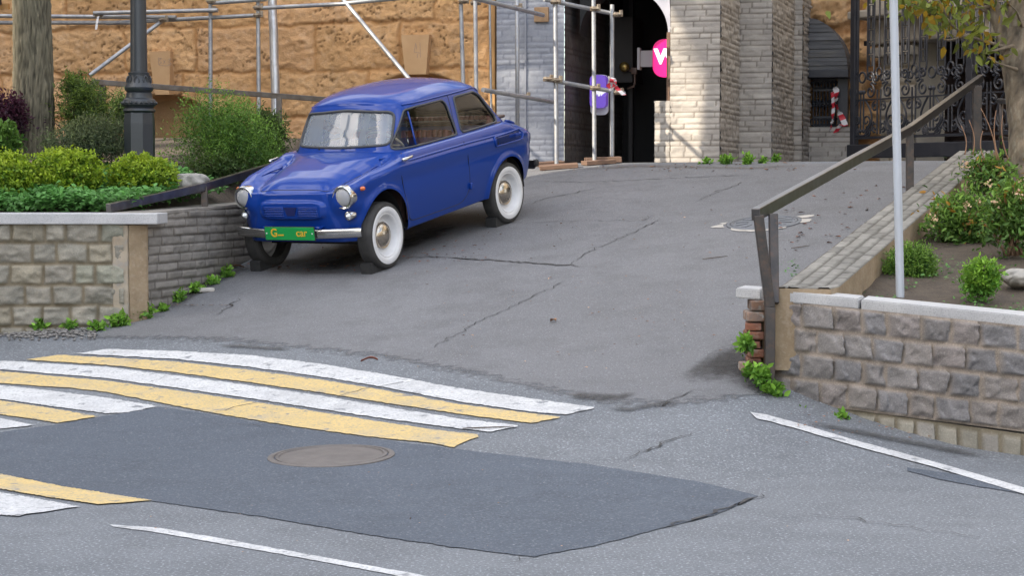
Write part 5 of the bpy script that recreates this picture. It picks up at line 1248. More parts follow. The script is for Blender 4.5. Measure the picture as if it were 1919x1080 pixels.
for y_ in (-.245, .235): MB().lathe([(.0, .002), (.006, .001), (.007, 0)], 10, M=np.array(Matrix.Rotation(radians(90), 3, 'Y')), c=(1.481, y_, .39)).build('plate_screw', m_wwall, pl)
# lamps
RYm = np.array(Matrix.Rotation(radians(90), 3, 'Y'))
for y_ in (.522, -.522):
    c = (1.374, y_, .680)
    l = MB().lathe([(.098, -.06), (.101, .0), (.100, .016), (.092, .026), (.081, .022), (.079, .010)], 36, M=RYm, c=c).build('headlight', m_chrome, car, True, 40)
    MB().lathe([(.0795, .008), (.070, .020), (.05, .030), (.025, .035), (.0, .036)], 32, M=RYm, c=c).build('lens', m_clear, l, True)
    MB().lathe([(.079, .006), (.074, -.012), (.058, -.034), (.035, -.050), (.016, -.055), (.0, -.055)], 32, M=RYm, c=c).build('reflector', m_refl, l, True)
    MB().lathe([(.0, -.012), (.010, -.015), (.012, -.03), (.010, -.055)], 12, M=RYm, c=c).build('bulb', m_wwall, l, True)
    c = (1.362, y_ * 1.05, .522)
    l = MB().lathe([(.042, -.05), (.042, .0), (.036, .012), (.030, .014)], 24, M=RYm, c=c).build('fog_lamp', m_chrome, car, True, 40)
    MB().lathe([(.030, .012), (.024, .020), (.013, .030), (.008, .038), (.0, .040)], 20, M=RYm, c=c).build('lens', m_lens, l, True)
    sg = 1 if y_ > 0 else -1
    MB().lathe([(.0, .016), (.012, .014), (.017, .006), (.018, 0), (.018, -.02)], 16, c=(1.275, sg * .662, .738), M=np.array(Matrix.Rotation(-sg * radians(80), 3, 'X'))).build('side_marker', m_orange, car, True)
    MB().box((-1.70, sg * .40, .60), (.05, .10, .10), bev=.02).build('tail_light', m_orange, car)
V = np.array([[(-1.845 + .03 * abs(y_ / .5) ** 3 - dx, y_, z_ + .04) for dx, z_ in prof] for y_ in np.linspace(-.50, .50, 40)]); grid_obj('rear_bumper', V, m_rubber, car)
for y_ in (.49, -.49): MB().box((-1.845, y_, .43), (.07, .05, .07), bev=.02).build('bumper_overrider', m_rubber, car)
# engine lid rim standing proud at the tail
pts = [(x_, .50 - .18 * sstep(-1.45, -1.78, x_), 0) for x_ in np.linspace(-1.34, -1.72, 24)]
for sg in (1, -1):
    MB().tube([(x_, y_ * sg, deck_z(x_, y_) + .012) for x_, y_, _ in pts], .014, 8).build('engine_lid_rim', m_paint, body, True)
# wheels
RX90 = np.array(Matrix.Rotation(radians(-90), 3, 'X'))
def wheel(cx, sg, steer=0.0):
    w = bpy.data.objects.new('wheel', None); C.objects.link(w); w.parent = car; w.location = (cx, sg * .600, .287); w.rotation_euler = (0, 0, (0 if sg > 0 else pi) + steer); w.empty_display_size = .1
    b = MB().lathe([(.205, -.062), (.235, -.070), (.262, -.070), (.280, -.060), (.287, -.035), (.288, .0), (.287, .035), (.280, .060), (.264, .070), (.243, .071)], 56, M=RX90)
    b.build('tyre', m_tyre, w, True)
    g = MB()
    for k in (-.03, -.01, .01, .03): g.lathe([(.2885, k - .002), (.2895, k), (.2885, k + .002)], 56, M=RX90)
    g.build('tread_ribs', m_rubber, w, True)
    MB().lathe([(.2445, .071), (.232, .0735), (.212, .073), (.198, .068), (.190, .060), (.184, .062), (.176, .056), (.168, .040), (.158, .020), (.147, .006), (.130, .004), (.118, .008), (.100, .010), (.02, .010)], 48, M=RX90).build('rim', m_wwall, w, True, 50)
    MB().lathe([(.115, .010), (.116, .022), (.108, .032), (.100, .028), (.094, .034), (.078, .048), (.05, .058), (.025, .062), (.0, .063)], 36, M=RX90).build('hubcap', m_hub, w, True, 50)
    s = MB()
    for k in range(3): a = radians(75 + 120 * k); s.lathe([(.0, .020), (.008, .018), (.009, .006)], 8, M=RX90, c=(.128 * cos(a), 0, .112 * sin(a)))
    s.tube([(.155, .03, .02), (.135, .055, .02)], .006, 6); s.build('valve_and_bolts', m_hub, w, True)
    return w
for cx in (WB, -WB):
    for sg in (1, -1): wheel(cx, sg, radians(3) * (1 if cx > 0 else 0))
# wheel wells, floor and underbody
b = MB()
for cx, hw in ((.985, .30), (-1.025, .35)):
    for sg in (1, -1):
        b = MB(); t = np.linspace(0, pi, 24); n = len(t)
        V = np.concatenate([np.stack([cx + (hw + .01) * np.cos(t), np.full(n, sg * yv), .28 + (.395 if cx > 0 else .36) * np.sin(t)], 1) for yv in (.615, .36)]); b.add(V, [(i, i + 1, n + i + 1, n + i) for i in range(n - 1)])
        b.add(np.r_[V[n:], [[cx, sg * .36, .28]]], [(i, i + 1, n) for i in range(n - 1)]); b.build('wheel_well', m_under, body)
b = MB(); b.box((0, 0, .30), (1.30, 1.22, .03)); b.box((1.13, 0, .32), (.34, .74, .03)); b.box((-1.15, 0, .34), (.7, .76, .1)); b.box((1.0115, 0, .24), (.07, 1.1, .05)); b.box((-1.0115, 0, .26), (.12, 1.1, .10)); b.tube([(-.4, -.4, .22), (-1.3, -.35, .22)], .03, 8); b.build('underbody', m_under, car)
b = MB(); b.box((.60, 0, .60), (.04, 1.15, .58)); b.box((-1.16, 0, .62), (.04, 1.15, .6)); b.build('bulkhead', m_seat_s, car)
for sg in (1, -1): MB().box((.13, sg * .635, .64), (1.02, .02, .58), bev=.006).box((-.72, sg * .60, .74), (.70, .03, .42), bev=.006).build('trim_panel', m_seat_s, body)
# cabin furniture
b = MB(); b.box((.50, 0, .925), (.16, 1.02, .05), bev=.018); b.box((.45, 0, .88), (.05, 1.00, .10), bev=.02); b.build('dashboard', M('dark dashboard', (.20, .195, .19), rough=.7), car)
wc = np.array([.33, .27, .955]); ax_ = np.array([-.72, 0, .69]); up_ = np.array([.69, 0, .72])
b = MB(); t = np.linspace(0, 2 * pi, 41)[:-1]; b.tube([wc + .185 * (cos(a) * np.array([0, 1, 0]) + sin(a) * up_) for a in t], .0105, 8, closed=True)
for a in (0, pi, -pi / 2): b.tube([wc, wc + .185 * (cos(a) * np.array([0, 1, 0]) + sin(a) * up_)], .008, 6)
b.tube([wc, wc - ax_ * .25], .022, 8); b.build('steering_wheel', M('ivory steering wheel', (.50, .42, .32), rough=.4), car, True)
def seat(x_, y_, w, hb, nm_):
    s = MB().box((x_, y_, .50), (.46, w, .16), bev=.05).build(nm_, m_seat, car, True)
    b = MB(); R = Matrix.Rotation(radians(-14), 3, 'Y'); n = int(w / .055)
    for k in range(n):
        yy_ = y_ - w / 2 + w * (k + .5) / n; b.box((x_ - .25, yy_, .50 + hb / 2), (.10, w / n * 1.02, hb), M=np.array(R), bev=.018)
    b.build('backrest', m_seat, s, True)
for y_ in (.30, -.30): seat(.02, y_, .50, .50, 'front_seat')
seat(-.72, 0, 1.08, .52, 'rear_bench')
MB().box((-1.10, 0, .97), (.42, 1.05, .03), bev=.01).build('parcel_shelf', m_seat_s, car)
MB().box((.42, .03, 1.245), (.02, .16, .05), bev=.008).build('rear_view_mirror', m_seat_s, car)
MB().tube([(-.30, gh_y(-.3, 1.2) - .03, 1.20), (-.28, gh_y(-.3, 1.15) - .035, 1.13), (-.30, gh_y(-.3, 1.1) - .04, 1.09), (-.32, gh_y(-.3, 1.15) - .035, 1.13), (-.305, gh_y(-.3, 1.2) - .03, 1.20)], .008, 6).build('grab_strap', M('tan strap', (.55, .35, .15), rough=.6), car, True)
# wipers
for y_ in (-.22, .12):
    MB().tube([(.640, y_, .965), (.648, y_, .985), (.632, y_ - .01, 1.0)], .006, 6).build('wiper_stub', m_rubber, car, True)
# wheel chocks on the ramp
def c2w(p): return np.array(car.location) + np.array(Rz @ Vector(p))
for cx, sg, lab, dx in ((WB, 1, 'black wheel chock wedged in front of the near front wheel of the car', .175), (WB, -1, 'black wheel chock in front of the front wheel by the tiled wall', .19), (-WB, 1, 'black wheel chock under the front of the near rear wheel', .165), (-WB, -1, 'black wheel chock at the hidden far rear wheel of the car', .24)):
    p = c2w((cx + dx, sg * .585, 0)); g = np.array([p[0], p[1], float(Hg(p[0], p[1])) + .004]); Mx = np.array(Rz)
    b = MB(); poly = [(-.14, 0), (.07, 0), (.07, .085), (.045, .095), (-.02, .04)]
    b.prism(poly, -.055, .055, fn=lambda V: np.stack([V[:, 0], V[:, 2], V[:, 1]], 1) @ Mx.T + g)
    for k in range(4): b.box(np.array([-.005 - .028 * k, 0, .044 - .010 * k]) @ Mx.T + g, (.008, .11, .02), M=Mx)
    o = b.build('wheel_chock', m_rubber); tag(o, lab, 'wheel chock', 'wheel chocks under the car')

# ------------------------------------------------------------------ plants
def leafmat(name, col, col2, trans=.35, rough=.55):
    return M(name, col, col2, 3.0, rough, attr=True, trans=trans, spec=.35)
class Leaves:
    def __init__(s): s.P = []; s.A = []; s.N = []; s.S = []; s.C = []
    def add(s, p, axis, nrm, size, col):
        s.P.append(p); s.A.append(axis); s.N.append(nrm); s.S.append(size); s.C.append(col)
    def build(s, name, mat, parent=None, width=.5, fold=.25):
        P_ = np.concatenate(s.P); A = np.concatenate(s.A); N = np.concatenate(s.N); S = np.concatenate(s.S)[:, None]; Cc = np.concatenate(s.C)
        A = A / np.linalg.norm(A, axis=1, keepdims=True); B_ = np.cross(A, N); B_ /= np.maximum(np.linalg.norm(B_, axis=1, keepdims=True), 1e-6); N = np.cross(B_, A)
        n = len(P_); up_ = N * S * fold * .3; w1 = B_ * S * width * .46; w2 = B_ * S * width * .34
        if S.mean() < .034:
            V = np.stack([P_, P_ + A * S * .45 + w1 + up_, P_ + A * S, P_ + A * S * .45 - w1 + up_], 1).reshape(-1, 3)
            return mk(name, V, np.arange(4 * n).reshape(n, 4), mat, parent, False, np.repeat(Cc, 4, 0))
        V = np.stack([P_, P_ + A * S * .30 + w1 + up_, P_ + A * S * .68 + w2 + up_ * .7, P_ + A * S - N * S * .08, P_ + A * S * .68 - w2 + up_ * .7, P_ + A * S * .30 - w1 + up_], 1).reshape(-1, 3)
        i = np.arange(n)[:, None] * 6; Fq = np.concatenate([i + np.array([[0, 1, 2, 3]]), i + np.array([[0, 3, 4, 5]])])
        return mk(name, V, Fq, mat, parent, False, np.repeat(Cc, 6, 0))
def unit(v): return v / np.maximum(np.linalg.norm(v, axis=-1, keepdims=True), 1e-9)
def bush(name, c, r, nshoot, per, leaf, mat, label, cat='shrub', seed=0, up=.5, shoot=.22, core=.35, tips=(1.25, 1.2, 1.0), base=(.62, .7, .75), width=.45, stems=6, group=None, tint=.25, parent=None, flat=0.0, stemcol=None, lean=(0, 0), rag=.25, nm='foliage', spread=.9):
    """shoots that start inside an ellipsoid and end at an uneven surface, leaves all along each shoot"""
    R = np.random.RandomState(seed); c = np.asarray(c, float); r = np.asarray(r, float)
    root = parent or tag(empty(name, tuple(c - [0, 0, r[2] * .95])), label, cat, group)
    o = np.array(root.location) if parent is None else np.zeros(3)
    d = unit(R.randn(nshoot, 3)); d[:, 2] = np.where(d[:, 2] < -.55, -d[:, 2], d[:, 2])
    rad = (1 - rag) + rag * 1.4 * (vnoise(d[:, 0] * 2.3 + 5, d[:, 1] * 2.3 + d[:, 2] * 1.9, seed)) + .08 * R.randn(nshoot)
    depth = np.where(R.rand(nshoot) < core, R.rand(nshoot) ** .5 * .85, 1.0) 
    end = d * r * (rad * depth)[:, None] + np.stack([lean[0] * (d[:, 2] + 1) * .5, lean[1] * (d[:, 2] + 1) * .5, 0 * d[:, 0]], 1)
    dirn = unit(d * (1 - up) + np.array([0, 0, up]) + R.randn(nshoot, 3) * .28); dirn[:, 2] *= 1 - flat
    L = Leaves(); shade = depth
    t = np.linspace(0, 1, per)
    for k in range(per):
        p = end - dirn * (shoot * (1 - t[k]) * (.7 + .6 * R.rand(nshoot)))[:, None] + R.randn(nshoot, 3) * leaf * .25
        a = unit(dirn * .55 + unit(R.randn(nshoot, 3)) * spread); n = unit(R.randn(nshoot, 3) + [0, 0, .9])
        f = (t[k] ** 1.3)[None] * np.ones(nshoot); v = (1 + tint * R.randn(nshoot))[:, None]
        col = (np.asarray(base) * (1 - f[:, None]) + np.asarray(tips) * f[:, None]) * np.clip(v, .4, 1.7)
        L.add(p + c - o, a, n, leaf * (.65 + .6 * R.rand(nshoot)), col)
    L.build(nm, mat, root, width)
    if stems:
        b = MB()
        for k in range(stems):
            e = end[R.randint(nshoot)] * .9; s0 = np.array([R.randn() * r[0] * .12, R.randn() * r[1] * .12, -r[2] * .98])
            m_ = s0 * .5 + e * .5 + [0, 0, .1 * r[2]]; pts = [(1 - q) ** 2 * s0 + 2 * q * (1 - q) * m_ + q * q * e for q in np.linspace(0, 1, 7)]
            b.tube(np.array(pts) + c - o, np.linspace(.012, .003, 7), 5)
        b.build('stems', stemcol or m_twig, root, True)
    return root
m_twig = M('twig bark', (.10, .07, .05), (.06, .045, .035), 20, .9)
m_lime = leafmat('lime spirea leaves', (.32, .42, .035), (.24, .36, .03)); m_green = leafmat('mid green leaves', (.155, .285, .055), (.105, .215, .04))
m_dkgreen = leafmat('yew green', (.10, .155, .045), (.07, .12, .04)); m_cover = leafmat('ground cover leaves', (.13, .30, .075), (.09, .23, .055))
m_purple = leafmat('purple barberry leaves', (.055, .018, .035), (.04, .012, .022)); m_olive = leafmat('dull juniper', (.125, .155, .075), (.09, .12, .065))
m_hyd = leafmat('autumn mixed leaves', (.14, .25, .05), (.11, .21, .045)); m_weed = leafmat('fresh weed leaves', (.22, .42, .06), (.16, .34, .05)); m_rowan = leafmat('yellowing tree leaves', (.20, .22, .04), (.14, .19, .035), trans=.5)
def pxb(px, py, D, rx, rz, ry=None):           # bush seen round a pixel, radii in pixels
    c = P(px, py, D); s = D / F; return c, (rx * s, (ry or rx) * s, rz * s)
def pb(name, px, py, D, rx, rz, *a, ry=None, **k):
    c, r = pxb(px, py, D, rx, rz, ry); return bush(name, c, r, *a, **k)
# left planter
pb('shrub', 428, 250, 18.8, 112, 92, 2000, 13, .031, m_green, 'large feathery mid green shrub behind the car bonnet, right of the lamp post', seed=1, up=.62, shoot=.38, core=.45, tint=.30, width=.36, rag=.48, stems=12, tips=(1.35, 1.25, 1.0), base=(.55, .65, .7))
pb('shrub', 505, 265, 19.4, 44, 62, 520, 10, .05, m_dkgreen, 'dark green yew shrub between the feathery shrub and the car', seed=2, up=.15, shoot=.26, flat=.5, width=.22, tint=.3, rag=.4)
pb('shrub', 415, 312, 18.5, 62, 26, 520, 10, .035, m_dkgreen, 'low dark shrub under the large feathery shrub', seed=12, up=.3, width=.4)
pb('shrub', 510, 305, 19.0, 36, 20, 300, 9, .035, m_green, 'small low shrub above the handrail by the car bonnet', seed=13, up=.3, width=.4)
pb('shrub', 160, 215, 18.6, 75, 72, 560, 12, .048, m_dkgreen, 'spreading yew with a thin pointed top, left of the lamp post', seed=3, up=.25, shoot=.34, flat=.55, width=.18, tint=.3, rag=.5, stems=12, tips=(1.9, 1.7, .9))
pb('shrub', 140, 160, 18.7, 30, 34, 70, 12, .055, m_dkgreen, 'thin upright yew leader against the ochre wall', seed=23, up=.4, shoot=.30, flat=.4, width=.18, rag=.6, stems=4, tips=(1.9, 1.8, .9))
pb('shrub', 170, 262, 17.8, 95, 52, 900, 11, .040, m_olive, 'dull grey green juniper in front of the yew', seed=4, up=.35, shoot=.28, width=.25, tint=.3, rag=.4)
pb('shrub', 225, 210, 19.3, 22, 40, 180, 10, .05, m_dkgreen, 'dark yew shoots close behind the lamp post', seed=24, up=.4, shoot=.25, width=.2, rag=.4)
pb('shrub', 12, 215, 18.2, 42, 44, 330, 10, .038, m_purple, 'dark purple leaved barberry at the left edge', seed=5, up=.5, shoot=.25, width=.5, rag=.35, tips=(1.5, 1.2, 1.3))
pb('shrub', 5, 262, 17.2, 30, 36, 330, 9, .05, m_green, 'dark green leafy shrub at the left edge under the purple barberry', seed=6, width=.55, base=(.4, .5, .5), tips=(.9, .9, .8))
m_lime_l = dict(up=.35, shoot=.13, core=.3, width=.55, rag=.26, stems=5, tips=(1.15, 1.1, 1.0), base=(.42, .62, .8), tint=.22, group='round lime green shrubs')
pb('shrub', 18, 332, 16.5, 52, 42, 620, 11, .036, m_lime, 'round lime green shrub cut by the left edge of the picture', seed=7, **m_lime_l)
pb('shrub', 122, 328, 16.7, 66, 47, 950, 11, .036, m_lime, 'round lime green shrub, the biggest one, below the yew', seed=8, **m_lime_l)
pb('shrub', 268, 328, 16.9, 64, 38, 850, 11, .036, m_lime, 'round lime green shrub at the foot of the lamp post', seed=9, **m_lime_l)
m_rock = M('pale garden rock', (.36, .34, .31), (.26, .25, .23), 9, .9, bump=.6, bscale=30, speck=(.15, .15, .14), speck_scale=20, speck_amt=.4)
def rock(px, py, D, rx, rz, label, seed):
    c, r = pxb(px, py, D, rx, rz); bm = bmesh.new(); bmesh.ops.create_icosphere(bm, subdivisions=4, radius=1)
    for v in bm.verts: n = fbm(v.co.x * 1.6 + seed, v.co.y * 1.6 + v.co.z * 1.3, 4, seed); v.co *= .72 + .55 * float(n); v.co = Vector((v.co.x * r[0], v.co.y * r[1], v.co.z * r[2]))
    me = bpy.data.meshes.new('rock'); bm.to_mesh(me); bm.free(); me.materials.append(m_rock); o = link(bpy.data.objects.new('rock', me)); o.location = c
    me.polygons.foreach_set('use_smooth', [True] * len(me.polygons)); return tag(o, label, 'rock')
rock(358, 344, 17.0, 34, 20, 'pale grey rock beside the lime shrub at the lamp post', 3)
# ground cover: a mass of leaves along the front of the left planter
R = np.random.RandomState(5); n = 12000
y = 15.95 + 1.9 * R.rand(n) ** 1.1; wlx = sA[0] + (y - sA[1]) / sd[1] * sd[0] - .22; x = -8.0 + (wlx + 8.0) * R.rand(n)
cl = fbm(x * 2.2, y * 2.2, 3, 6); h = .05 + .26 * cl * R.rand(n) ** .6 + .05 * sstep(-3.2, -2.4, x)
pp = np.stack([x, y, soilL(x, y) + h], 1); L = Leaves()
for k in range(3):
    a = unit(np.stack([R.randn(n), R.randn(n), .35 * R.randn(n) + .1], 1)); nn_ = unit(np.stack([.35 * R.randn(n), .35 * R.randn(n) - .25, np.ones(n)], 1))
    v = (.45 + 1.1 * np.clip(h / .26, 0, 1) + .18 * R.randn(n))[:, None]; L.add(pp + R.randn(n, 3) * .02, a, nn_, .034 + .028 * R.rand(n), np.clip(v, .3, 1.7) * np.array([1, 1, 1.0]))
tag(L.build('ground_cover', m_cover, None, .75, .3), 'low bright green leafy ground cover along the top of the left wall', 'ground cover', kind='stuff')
# big tree on the left
m_bark = M('ridged grey brown bark', (.15, .13, .09), (.10, .09, .06), 7, .95, bump=1.0, bscale=16, stretch=(6, 6, .8), attr=True)
def trunk(name, pts, rad, mat, parent, seg=40, rough=.03, seed=0, lat=9, vs=60):
    p = resample(np.array(pts, float), vs); r = np.interp(np.linspace(0, 1, vs), np.linspace(0, 1, len(rad)), rad); ang = np.linspace(0, 2 * pi, seg, endpoint=False)
    t = np.gradient(p, axis=0); t = unit(t); V = []; CC = []
    a0 = np.array([1.0, 0, 0]); 
    for i in range(vs):
        u = unit(a0 - t[i] * t[i].dot(a0)); w = np.cross(t[i], u)
        nz = fbm(ang * lat / (2 * pi) * 2 + .35 * np.sin(i * .3), np.full(seg, i * .30) + 3 * np.sin(ang), 4, seed); rr_ = r[i] * (1 + rough * 6 * (nz - .5))
        V.append(p[i] + rr_[:, None] * (np.cos(ang)[:, None] * u + np.sin(ang)[:, None] * w)); CC.append(np.clip(.15 + 1.9 * (nz - .08), .2, 1.9))
    V = np.concatenate(V); col = np.repeat(np.concatenate(CC)[:, None], 3, 1)
    Fc = [(i * seg + k, i * seg + (k + 1) % seg, (i + 1) * seg + (k + 1) % seg, (i + 1) * seg + k) for i in range(vs - 1) for k in range(seg)]
    return mk(name, V, Fc, mat, parent, True, col)
q = P(62, 215, 18.6); lt = place('tree', (q[0], q[1], float(soilL(q[0], q[1])) - .1), 'thick ridged tree trunk at the far left, in front of the ochre wall', 'tree')
lo_ = np.array(lt.location)
tp = [P(62, 300, 18.6) - lo_, P(62, 195, 18.6) - lo_, P(62, 100, 18.6) - lo_, P(59, 0, 18.6) - lo_, P(57, -120, 18.6) - lo_, P(45, -560, 18.6) - lo_, P(40, -900, 18.6) - lo_]
trunk('trunk', tp, [.20, .178, .165, .160, .155, .13, .11], m_bark, lt, 140, .035, 3, 50, 240)
b = MB(); Rb = np.random.RandomState(9); tips_ = []
for k in range(14):
    s0 = tp[6] * (.85 + .15 * Rb.rand()) if k > 4 else tp[6]; a = 2 * pi * k / 14; e = s0 + np.array([1.9 * cos(a) * (.5 + Rb.rand()), 1.9 * sin(a) * (.5 + Rb.rand()), 1.2 + 2.2 * Rb.rand()]); tips_.append(e)
    pts = [s0 * (1 - q) + e * q + np.array([0, 0, .5 * sin(q * pi)]) for q in np.linspace(0, 1, 8)]; b.tube(pts, np.linspace(.07, .015, 8), 7)
b.build('limbs', m_bark, lt, True)
ctop = tp[6] + [0, 0, 2.2]
bush('crown', ctop, (2.7, 2.7, 1.7), 900, 12, .11, m_green, '', parent=lt, seed=41, up=.2, shoot=.7, core=.5, width=.55, rag=.4, stems=0, nm='crown')
# right planter
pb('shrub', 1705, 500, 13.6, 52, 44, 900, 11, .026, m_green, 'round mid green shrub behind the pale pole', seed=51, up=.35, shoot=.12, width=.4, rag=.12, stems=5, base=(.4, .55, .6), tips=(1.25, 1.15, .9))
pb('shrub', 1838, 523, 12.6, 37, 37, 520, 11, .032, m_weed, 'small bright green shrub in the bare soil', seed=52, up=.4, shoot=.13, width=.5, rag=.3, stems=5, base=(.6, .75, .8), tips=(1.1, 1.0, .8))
hy = dict(up=.35, shoot=.34, core=.6, width=.42, rag=.55, stems=16, tint=.3, spread=.8, stemcol=M('brown hydrangea stems', (.16, .10, .06), rough=.8))
def flowers(root, c, r, n, seed):
    R = np.random.RandomState(seed); L = Leaves(); o = np.array(root.location)
    for k in range(n):
        d = unit(R.randn(3)); d[2] = abs(d[2]) * .8; d[1] = -abs(d[1]); pc = np.asarray(c) + d * np.asarray(r) * (.85 + .2 * R.rand()) - o; m_ = 16
        L.add(pc + R.randn(m_, 3) * .018, unit(R.randn(m_, 3)), unit(R.randn(m_, 3) + [0, -.6, .6]), .018 + .012 * R.rand(m_), np.clip(1 + .25 * R.randn(m_, 1), .5, 1.4) * np.array([[1, 1, 1]]))
    L.build('dried_flowers', m_flower, root, .8)['kind'] = 'stuff'
m_flower = leafmat('dried pink flowers', (.62, .42, .28), (.68, .52, .30)); m_aut = leafmat('orange autumn leaves', (.42, .20, .04), (.34, .24, .05))
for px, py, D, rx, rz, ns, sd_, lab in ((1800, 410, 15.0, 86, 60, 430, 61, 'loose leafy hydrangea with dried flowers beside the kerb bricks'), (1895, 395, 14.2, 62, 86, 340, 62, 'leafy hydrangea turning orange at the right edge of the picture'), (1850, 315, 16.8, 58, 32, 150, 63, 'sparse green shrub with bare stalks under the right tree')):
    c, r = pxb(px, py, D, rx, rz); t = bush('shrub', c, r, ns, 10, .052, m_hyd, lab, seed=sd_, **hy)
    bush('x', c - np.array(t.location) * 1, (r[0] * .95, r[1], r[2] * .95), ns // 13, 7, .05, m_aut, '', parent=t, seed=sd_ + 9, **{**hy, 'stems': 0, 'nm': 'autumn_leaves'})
    flowers(t, c, r, 6 if sd_ != 63 else 2, sd_)
b = MB(); R = np.random.RandomState(4)
stk = tag(empty('dry_stalks', tuple(P(1850, 300, 16.5))), 'bare brown dry flower stalks standing above the right shrubs', 'plant'); o_ = np.array(stk.location)
for x0, y0, x1, y1 in ((1868, 300, 1837, 202), (1872, 300, 1868, 206), (1890, 300, 1880, 215), (1808, 290, 1800, 235), (1823, 290, 1815, 225), (1845, 300, 1843, 245)):
    p0, p1 = P(x0, y0, 16.5), P(x1, y1, 16.5); b.tube([p0 * (1 - q) + p1 * q + [.03 * sin(q * 3) * (x0 % 3 - 1), 0, 0] - o_ for q in np.linspace(0, 1, 8)], np.linspace(.006, .003, 8), 5)
b.build('stalks', M('straw stalk', (.30, .17, .10), rough=.8), stk, True)
# weeds and sprouts on the planter soil (uncountable)
R = np.random.RandomState(15); n = 2600; y = 11.2 + 3.4 * R.rand(n); x = 1.9 + 3.2 * R.rand(n); k_ = (fbm(x * 1.8, y * 1.8, 3, 9) > .50) & (y > 12.2 + (x - 1.59) / 1.24 * -1.3 + .42); x, y = x[k_], y[k_]; n = len(x); L = Leaves()
for k in range(2): L.add(np.stack([x, y, soilR(x, np.maximum(y, 12.3)) + .012 + .02 * R.rand(n)], 1) + R.randn(n, 3) * .012, unit(R.randn(n, 3) * [1, 1, .25]), unit(R.randn(n, 3) * .3 + [0, -.2, 1]), .016 + .02 * R.rand(n), np.clip(.8 + .3 * R.randn(n, 1), .3, 1.5) * np.ones((n, 3)))
tag(L.build('undergrowth', m_cover, None, .7), 'tiny green sprouts scattered over the dark planter soil', 'sprouts', kind='stuff')
rock(1912, 522, 13.0, 36, 17, 'flat round pale stone in the soil at the right edge', 8)
# right tree
rt = place('tree', (*P(1915, 275, 17.0)[:2], float(soilR(4.4, 17.0)) - .1), 'grey brown forked tree with a few yellowing leaves at the right edge', 'tree'); ro_ = np.array(rt.location)
m_bark2 = M('smooth grey tan bark', (.21, .165, .115), (.13, .105, .08), 6, .9, bump=.6, bscale=22, stretch=(2, 2, .8), attr=True, speck=(.30, .28, .22), speck_scale=16, speck_amt=.4)
pt = lambda x, y_, D=17.0: P(x, y_, D) - ro_
trunk('trunk', [pt(1921, 330), pt(1918, 240), pt(1912, 160), pt(1905, 90), pt(1903, 50)], [.145, .128, .128, .138, .12], m_bark2, rt, 50, .02, 5, 6, 60)
lm = [trunk('limb', [pt(1896, 95), pt(1880, 50), pt(1858, 10), pt(1838, -40), pt(1815, -120)], [.10, .075, .065, .058, .05], m_bark2, rt, 30, .02, 6, 5, 40),
      trunk('limb', [pt(1908, 70), pt(1912, 20), pt(1918, -40), pt(1925, -160)], [.105, .095, .085, .06], m_bark2, rt, 30, .02, 7, 5, 40)]
b = MB()
def br(pts, r0, r1=.004): p = resample(np.array([pt(*q) for q in pts]), 16); b.tube(p, np.linspace(r0, r1, 16), 6)
brs = [[(1866, 30), (1830, 12), (1805, 50), (1798, 65, 16.9)], [(1890, 90, 16.9), (1850, 78, 16.6), (1810, 66, 16.5), (1775, 40, 16.4), (1765, 2, 16.3), (1700, -10, 16.3)], [(1840, -20), (1790, -10), (1740, 5, 16.6), (1700, 10, 16.5)], [(1860, 10), (1815, 18, 16.7), (1810, 40, 16.6)],
       [(1919, 60), (1905, 20, 16.6), (1890, 5, 16.5)], [(1898, 85, 16.8), (1845, 100, 16.5), (1838, 90, 16.5)], [(1905, 130, 16.8), (1870, 118, 16.5), (1850, 106, 16.5)], [(1815, 65, 16.5), (1780, 75, 16.4), (1765, 72, 16.4)]]
for q in brs: br(q, .018)
b.build('branches', m_bark2, rt, True)
L = Leaves(); R = np.random.RandomState(77)
for (cx, cy, sx, sy, n, D) in ((1725, 12, 26, 14, 60, 16.4), (1765, 18, 22, 18, 50, 16.5), (1810, 30, 16, 20, 40, 16.5), (1835, 55, 14, 30, 30, 16.5), (1845, 88, 12, 16, 22, 16.5), (1870, 50, 20, 25, 14, 16.5), (1780, 60, 20, 22, 12, 16.4), (1740, -20, 60, 16, 120, 16.5), (1850, -30, 50, 20, 100, 16.6), (1690, 8, 10, 12, 14, 16.4)):
    pp = np.stack([pt(cx + sx * R.randn(), cy + sy * R.randn(), D + .25 * R.randn()) for _ in range(n)]); c = np.clip(1 + .3 * R.randn(n, 1), .5, 1.7) * np.where(R.rand(n, 1) < .25, [[1.7, .9, .5]], [[1, 1, 1]])
    L.add(pp, unit(R.randn(n, 3) + [0, 0, -.9]), unit(R.randn(n, 3) + [0, -.8, .3]), .07 + .05 * R.rand(n), c)
L.build('leaves', m_rowan, rt, .5, .3)
bush('crown', pt(1840, -260), (2.0, 2.0, 1.0), 420, 9, .10, m_rowan, '', parent=rt, seed=43, up=.1, shoot=.5, core=.5, width=.5, rag=.4, stems=0, nm='crown')
